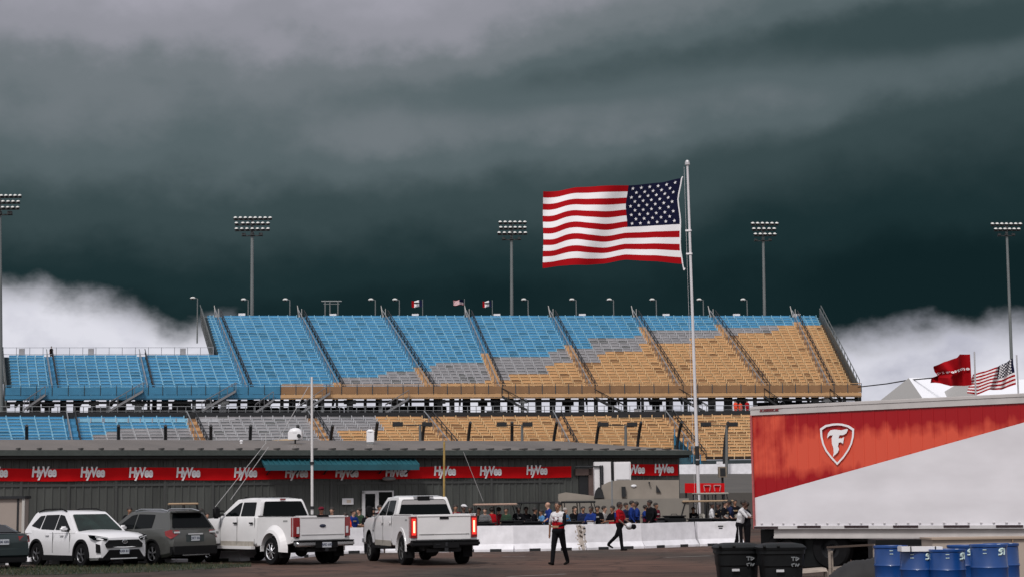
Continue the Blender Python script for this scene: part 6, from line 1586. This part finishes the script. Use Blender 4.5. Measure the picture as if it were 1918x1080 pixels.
person(g0, 1.76, math.radians(62), 'person in a red, blue and white shirt carrying a white bundle past the barriers', 'red', 'black', skin='dark', legs=((10, 4), (-26, 22)), armp=((14, 2, 40), (18, 2, 42)), vox=.015, extra=ex2, group='people walking before the barriers')
def ex3(T_, k_, tor, J, hp):
    k = MB()
    k.tube(Vector((-.17, .0, .9)), Vector((-.16, -.02, .15)), .018, n=5); k.v = [tuple(Vector(v) * k_) for v in k.v]; k.build('trouser_stripe', CL['white'], T_)
g0 = gp(1384, 56)
person(g0, 1.80, math.radians(70), 'person in a white shirt and black trousers leaning beside the end of the trailer', 'white', 'black', skin='dark', lean=14, legs=((6, 2), (-14, 4)), armp=((45, 2, 35), (50, 2, 40)), vox=.016, extra=ex3, group='people by the trailer end')
person(gp(1398, 57.5), 1.72, math.radians(-80), 'person in black in the shade at the trailer end, facing the one in white', 'black', 'black', skin='dark', armp=((40, 2, 50), (35, 2, 60)), vox=.03, group='people by the trailer end')
crowd = [
 (243, 64, 1.80, 20, 'person in black at the ribbed wall behind the white crossover', dict(top='black', skin='mid', armp=((30, 4, 90), (30, 4, 95)))),
 (299, 65, 1.52, 0, 'short person in black left of the tan-roofed cart behind the graphite crossover', dict(top='black', skin='dark')),
 (377, 64, 1.72, -40, 'person in maroon at the right end of the tan-roofed cart', dict(top='maroon', skin='mid')),
 (388, 66, 1.55, 30, 'person in navy between the tan-roofed cart and the dual-wheel pickup', dict(top='navy', skin='light')),
 (602, 61, 1.72, 10, 'person in a deep red hooded top behind the dual-wheel pickup bed', dict(top='maroon', hair='dark', cap='maroon', skin='mid', armp=((30, 6, 80), (30, 6, 80)), sleeves='long')),
 (622, 62, 1.70, -20, 'person in black with folded arms beside the one in the deep red hooded top', dict(top='black', skin='light', armp=((35, 4, 100), (35, 4, 100)))),
 (647, 63, 1.50, 5, 'person in a bright orange red top below the wall notice', dict(top='orange', skin='mid')),
 (661, 64, 1.60, 40, 'person in blue just right of the one in bright orange red', dict(top='blue', skin='light')),
 (673, 65, 1.66, -30, 'person in dark green left of the white door frame', dict(top='green', skin='light')),
 (689, 62, 1.58, 15, 'person in black before the left door leaf', dict(top='black', skin='mid', lowchest='green')),
 (699, 63, 1.68, -10, 'person in grey standing before the middle of the door', dict(top='grey', skin='light')),
 (711, 64, 1.76, 25, 'person in maroon beside the right door leaf near the cab', dict(top='maroon', skin='mid')),
 (853, 62, 1.74, -15, 'person in maroon beside the cab of the pickup with lit tail lamps', dict(top='maroon', skin='mid')),
 (868, 62.5, 1.74, 15, 'person in black with a white cap right of the lit pickup cab', dict(top='black', cap='white', skin='dark')),
 (881, 63, 1.66, 0, 'person in black at the left end of the pale-roofed cart', dict(top='black', skin='dark')),
 (1027, 64, 1.80, -70, 'bald man in a blue shirt left behind the walking man', dict(top='blue', hair='bald', skin='light')),
 (1014, 65, 1.50, -60, 'short person in pale blue left of the bald man in blue', dict(top='ltblue', skin='mid')),
 (1058, 65, 1.56, 50, 'person in light blue right behind the walking man', dict(top='ltblue', skin='light', hair='grey')),
 (1172, 63, 1.72, 60, 'person in navy right behind the one carrying the white bundle', dict(top='navy', skin='mid')),
 (1183, 62.5, 1.80, 75, 'tall man in blue with a white badge facing right near the tan wall', dict(top='blue', skin='mid', sleeves='long')),
 (1192, 64, 1.76, -80, 'man in blue facing left, behind the tall man with a badge', dict(top='blue', skin='dark')),
 (1208, 64.5, 1.62, 70, 'person in blue and maroon left of the man with a backpack', dict(top='blue', lowchest='maroon', skin='mid')),
 (1228, 64.5, 1.70, 40, 'person in maroon half hidden behind the man with a backpack', dict(top='maroon', skin='mid')),
 (1119, 65.5, 1.62, -10, 'person in black standing between the black cart roof and the sitting person in pale grey', dict(top='black', skin='mid')),
 (1159, 65.5, 1.70, 30, 'person in maroon just left behind the one carrying the white bundle', dict(top='maroon', skin='dark')),
 (1001, 65.5, 1.58, 80, 'person in black under the middle of the black cart roof left of the walking man', dict(top='black', skin='mid')),
 (908, 65, 1.60, 10, 'person in grey left of the broad one in bright red', dict(top='grey', skin='light')),
 (948, 65, 1.60, -30, 'person in green at the right end of the pale-roofed cart', dict(top='green', skin='mid')),
 (970, 66, 1.62, 20, 'person in black between the pale cart roof and the black cart roof', dict(top='black', skin='dark')),
 (1092, 66, 1.60, 0, 'person in navy between two seated people right of the walking man', dict(top='navy', skin='mid')),
 (1298, 66, 1.50, 0, 'short person in black under the left half of the tan cart roof by the flagpole', dict(top='black', skin='mid')),
 (1217, 62.5, 1.82, -60, 'man in black with a backpack, rightmost of the group at the tan wall', dict(top='black', skin='dark', sleeves='long')),
 (1333, 62.5, 1.68, 80, 'person in a white shirt under the tan cart roof by the flagpole', dict(top='white', low='black', skin='dark', lowchest='white')),
 (1346, 63, 1.66, -70, 'person in black under the right half of the tan cart roof by the flagpole', dict(top='black', skin='dark')),
 (1357, 62, 1.74, 60, 'person in black with a pink bundle left of the person in white', dict(top='black', skin='light', lowchest='pale')),
 (1366, 63, 1.78, -75, 'person in navy directly left of the person leaning in white', dict(top='navy', skin='dark')),
 (1376, 66, 1.80, 10, 'person in black behind the shoulder of the person leaning in white', dict(top='black', skin='mid')),
]
def backpack(T_, k_, tor, J, hp):
    k = MB(); k.ell(tor(0, .20, .30), (.15, .10, .22), 10); k.v = [tuple(Vector(v) * k_) for v in k.v]; k.build('backpack', CL['black'], T_)
def badge(T_, k_, tor, J, hp):
    k = MB(); k.box(tor(.16, .09, .33), (.08, .10, .10)); k.v = [tuple(Vector(v) * k_) for v in k.v]; k.build('badge', CL['white'], T_)
def shirtprint(c):
    def f(T_, k_, tor, J, hp):
        k = MB(); k.box(tor(0, -.135, .34), (.15, .012, .06)); k.box(tor(0, .15, .38), (.18, .012, .05)); k.v = [tuple(Vector(v) * k_) for v in k.v]; k.build('shirt_print', CL[c], T_)
    return f
rnd = random.Random(21)
for px, D, h, rz, lab, kw in crowd:
    if px > 1160: D += 5.2
    if px > 1300: D += 2.0
    if 840 < px < 1160: D += 1.2
    h = h * 1.0
    if 'armp' not in kw: kw['armp'] = ((rnd.uniform(-5, 30), rnd.uniform(2, 8), rnd.uniform(10, 90)), (rnd.uniform(-5, 30), rnd.uniform(2, 8), rnd.uniform(10, 90)))
    ex = backpack if 'backpack,' in lab else (badge if 'with a white badge' in lab else None)
    if ex is None and kw.get('top') in ('blue', 'navy', 'black', 'maroon', 'ltblue') and rnd.random() < .6: ex = shirtprint(rnd.choice(('white', 'pale', 'tan')))
    person(gp(px, D), h, math.radians(rz), lab, vox=.03, extra=ex, headturn=rnd.uniform(-30, 30), legs=((rnd.uniform(-5, 8), 4), (rnd.uniform(-5, 8), 4)), **kw)
seated_ = [
 (896, 67, 0, 'seated person in dark green under the left end of the pale cart roof', dict(top='green', skin='light')),
 (921, 66.6, 180, 'broad person in a bright red top seated under the pale cart roof, back turned', dict(top='red', fat=1.25, skin='mid')),
 (934, 67, 170, 'person in deep red seated right of the broad one in bright red', dict(top='maroon', skin='light')),
 (985, 68.5, 20, 'person in black seated under the black cart roof left of the walking man', dict(top='black', skin='dark')),
 (1076, 67.6, 30, 'long-haired person seated under the black cart roof right of the walking man', dict(top='black', longhair=True, skin='light')),
 (1107, 66.5, -40, 'person in blue and white seated at the right end of the black cart roof', dict(top='blue', lowchest='white', skin='dark')),
 (1131, 66.5, 60, 'person in a pale grey top sitting left of the one carrying the white bundle', dict(top='pale', skin='light')),
 (1147, 66, -50, 'person in black and red sitting just left of the one carrying the white bundle', dict(top='black', lowchest='red', skin='mid')),
]
for px, D, rz, lab, kw in seated_:
    if px > 1120: D += .6
    T_ = person(gp(px, D), 1.76, math.radians(rz), lab, vox=.03, seated=True, legs=((84, 84), (84, 84)), armp=((30, 4, 50), (35, 4, 55)), group='people sitting by the golf carts', low='grey', **kw)
    T_.location.z = .20
# dark gear standing behind the barriers
rnd = random.Random(4)
for i, (px, w, h, mt, lab) in enumerate(((893, .9, 1.02, M_plastic, 'black gear case behind the barrier at the left end of the pale-roofed cart'), (912, .7, .98, M_dark, 'dark gear case below the seated person in bright red'), (958, .9, 1.05, M_plastic, 'black gear case right of the pale-roofed cart'), (990, 1.1, 1.0, M_plastic, 'long black gear case under the black cart roof left of the walking man'),
     (1072, .8, 1.0, M_dark, 'dark gear case behind the barrier right of the walking man'), (1240, .5, 1.04, M_dark, 'small dark case right of the man with a backpack'), (1262, .9, 1.12, M_plastic, 'black rounded case left of the tan cart roof by the flagpole'), (1310, 1.0, 1.0, M_dark, 'dark case under the tan cart roof by the flagpole'), (1352, 1.2, .98, M_plastic, 'black case below the crowd by the flagpole'))):
    D = 63.8 if px < 1200 else 67.4
    o = thing('gear_case', lab, 'case', gp(px, D), 0, 'dark gear cases behind the barriers')
    rbox(o, 'body', mt, (0, 0, h / 2), (w, .45, h), .06, 3); rbox(o, 'lid', mt, (0, 0, h + .02), (w * 1.03, .48, .05), .02)
    k = MB(); k.path([(-.12, 0, h + .04), (-.1, 0, h + .1), (.1, 0, h + .1), (.12, 0, h + .04)], .012, 5); k.build('handle', M_dark, o)
# low benches for those who sit outside the carts
for px, D, lab in ((1131, 66.7, 'tan crate carrying the sitting person in pale grey'), (1147, 66.2, 'tan crate carrying the sitting person in black and red'), (1107, 66.7, 'tan crate carrying the sitting person in blue and white')):
    q = gp(px, D); k = MB(); k.bb(q.x - .3, q.x + .3, D - .2, D + .25, 0, .66); k.bb(q.x - .32, q.x + .32, D - .22, D + .27, .66, .69)
    tag(k.build('tan_crate', M_roofs['tan']), lab, 'crate')
# flight marshals in orange on the concourse
for px, c, lab in ((1378, 'orange', 'worker in orange on the concourse below the upper deck, leftmost of three'), (1387, 'orange', 'worker in orange on the concourse, middle of three'), (1400, 'red', 'worker in red on the concourse, rightmost of three')):
    D = 207; q = P(px, 770, D); person(Vector((q.x, D, FL)), 1.8 if px != 1387 else 1.65, 0, lab, top=c, low=c, vox=.05, group='workers on the concourse', fat=1.5)
q = P(83, 665, 214); D = q.y
A = lowl[0][0].lerp(lowl[0][1], 13 / NR); person(Vector((q.x, A.y + 2.3, A.z - .2)), 1.75, 0, 'lone person in dark clothes at the top railing of the low blue block', top='black', vox=.05)
# amber barrel board between the pickups
o = thing('barrel', 'amber brown barrel standing between the two white pickups', 'barrel', gp(671, 64.5)); q = o.location
k = MB(); k.lathe([(0, 0), (.24, 0), (.29, .3), (.30, .55), (.27, .92), (.25, .94), (0, .93)], n=20); k.build('body', mat('amber wood', (.17, .062, .014), .6, var=.4, vs=4), o)
k = MB()
for z in (.18, .72): k.lathe([(.292, z), (.302, z + .01), (.302, z + .05), (.292, z + .06)], n=20)
k.build('hoop', M_dark, o)

# pieces that can be counted become objects of their own
def split_parts(names):
    for o in [q for q in bpy.data.objects if q.type == 'MESH' and q.name.split('.')[0] in names]:
        me = o.data; b = bmesh.new(); b.from_mesh(me); b.verts.ensure_lookup_table(); comp = [-1] * len(b.verts); nc = 0
        for v in b.verts:
            if comp[v.index] >= 0: continue
            st_ = [v]; comp[v.index] = nc
            while st_:
                w = st_.pop()
                for e in w.link_edges:
                    x = e.other_vert(w)
                    if comp[x.index] < 0: comp[x.index] = nc; st_.append(x)
            nc += 1
        b.free()
        if nc < 2: continue
        # pieces that touch (tube caps, crossed bars) stay together: group by overlapping boxes
        V_ = [v.co.copy() for v in me.vertices]; bb_ = [[Vector((1e9,) * 3), Vector((-1e9,) * 3)] for _ in range(nc)]
        for i, c in enumerate(comp):
            for a in range(3): bb_[c][0][a] = min(bb_[c][0][a], V_[i][a]); bb_[c][1][a] = max(bb_[c][1][a], V_[i][a])
        par = list(range(nc))
        def fd(i):
            while par[i] != i: i = par[i]
            return i
        for i in range(nc):
            for j in range(i + 1, nc):
                if all(bb_[i][0][a] <= bb_[j][1][a] + .003 and bb_[j][0][a] <= bb_[i][1][a] + .003 for a in range(3)): par[fd(j)] = fd(i)
        groups = sorted({fd(i) for i in range(nc)})
        if len(groups) < 2: continue
        base_ = o.name.split('.')[0]
        for gi in groups:
            vi = [i for i in range(len(V_)) if fd(comp[i]) == gi]; mp = {v: q for q, v in enumerate(vi)}
            F_ = [p for p in me.polygons if p.vertices[0] in mp]
            c = sum((V_[i] for i in vi), Vector()) / len(vi)
            n_ = bpy.data.meshes.new(base_); n_.from_pydata([V_[i] - c for i in vi], [], [[mp[q] for q in p.vertices] for p in F_])
            for m_ in me.materials: n_.materials.append(m_)
            n_.polygons.foreach_set('material_index', [p.material_index for p in F_]); n_.polygons.foreach_set('use_smooth', [p.use_smooth for p in F_])
            if any(p.use_smooth for p in F_): n_.set_sharp_from_angle(angle=math.radians(35))
            q = bpy.data.objects.new(base_, n_); COL.objects.link(q); q.parent = o.parent; q.location = Vector(o.location) + c
        bpy.data.objects.remove(o)
split_parts({'forklift_slot', 'steel_loop', 'bracket', 'conduit', 'mirror_arm', 'label_plate', 'roof_rib_end_', 'landing_gear', 'post', 'ballast_box', 'roof_marker_lamp', 'side_badge', 'hoop', 'door_seam', 'door_handle', 'stencil_dash', 'roof_post', 'upright', 'strap', 'socket_box', 'fence_cable'})
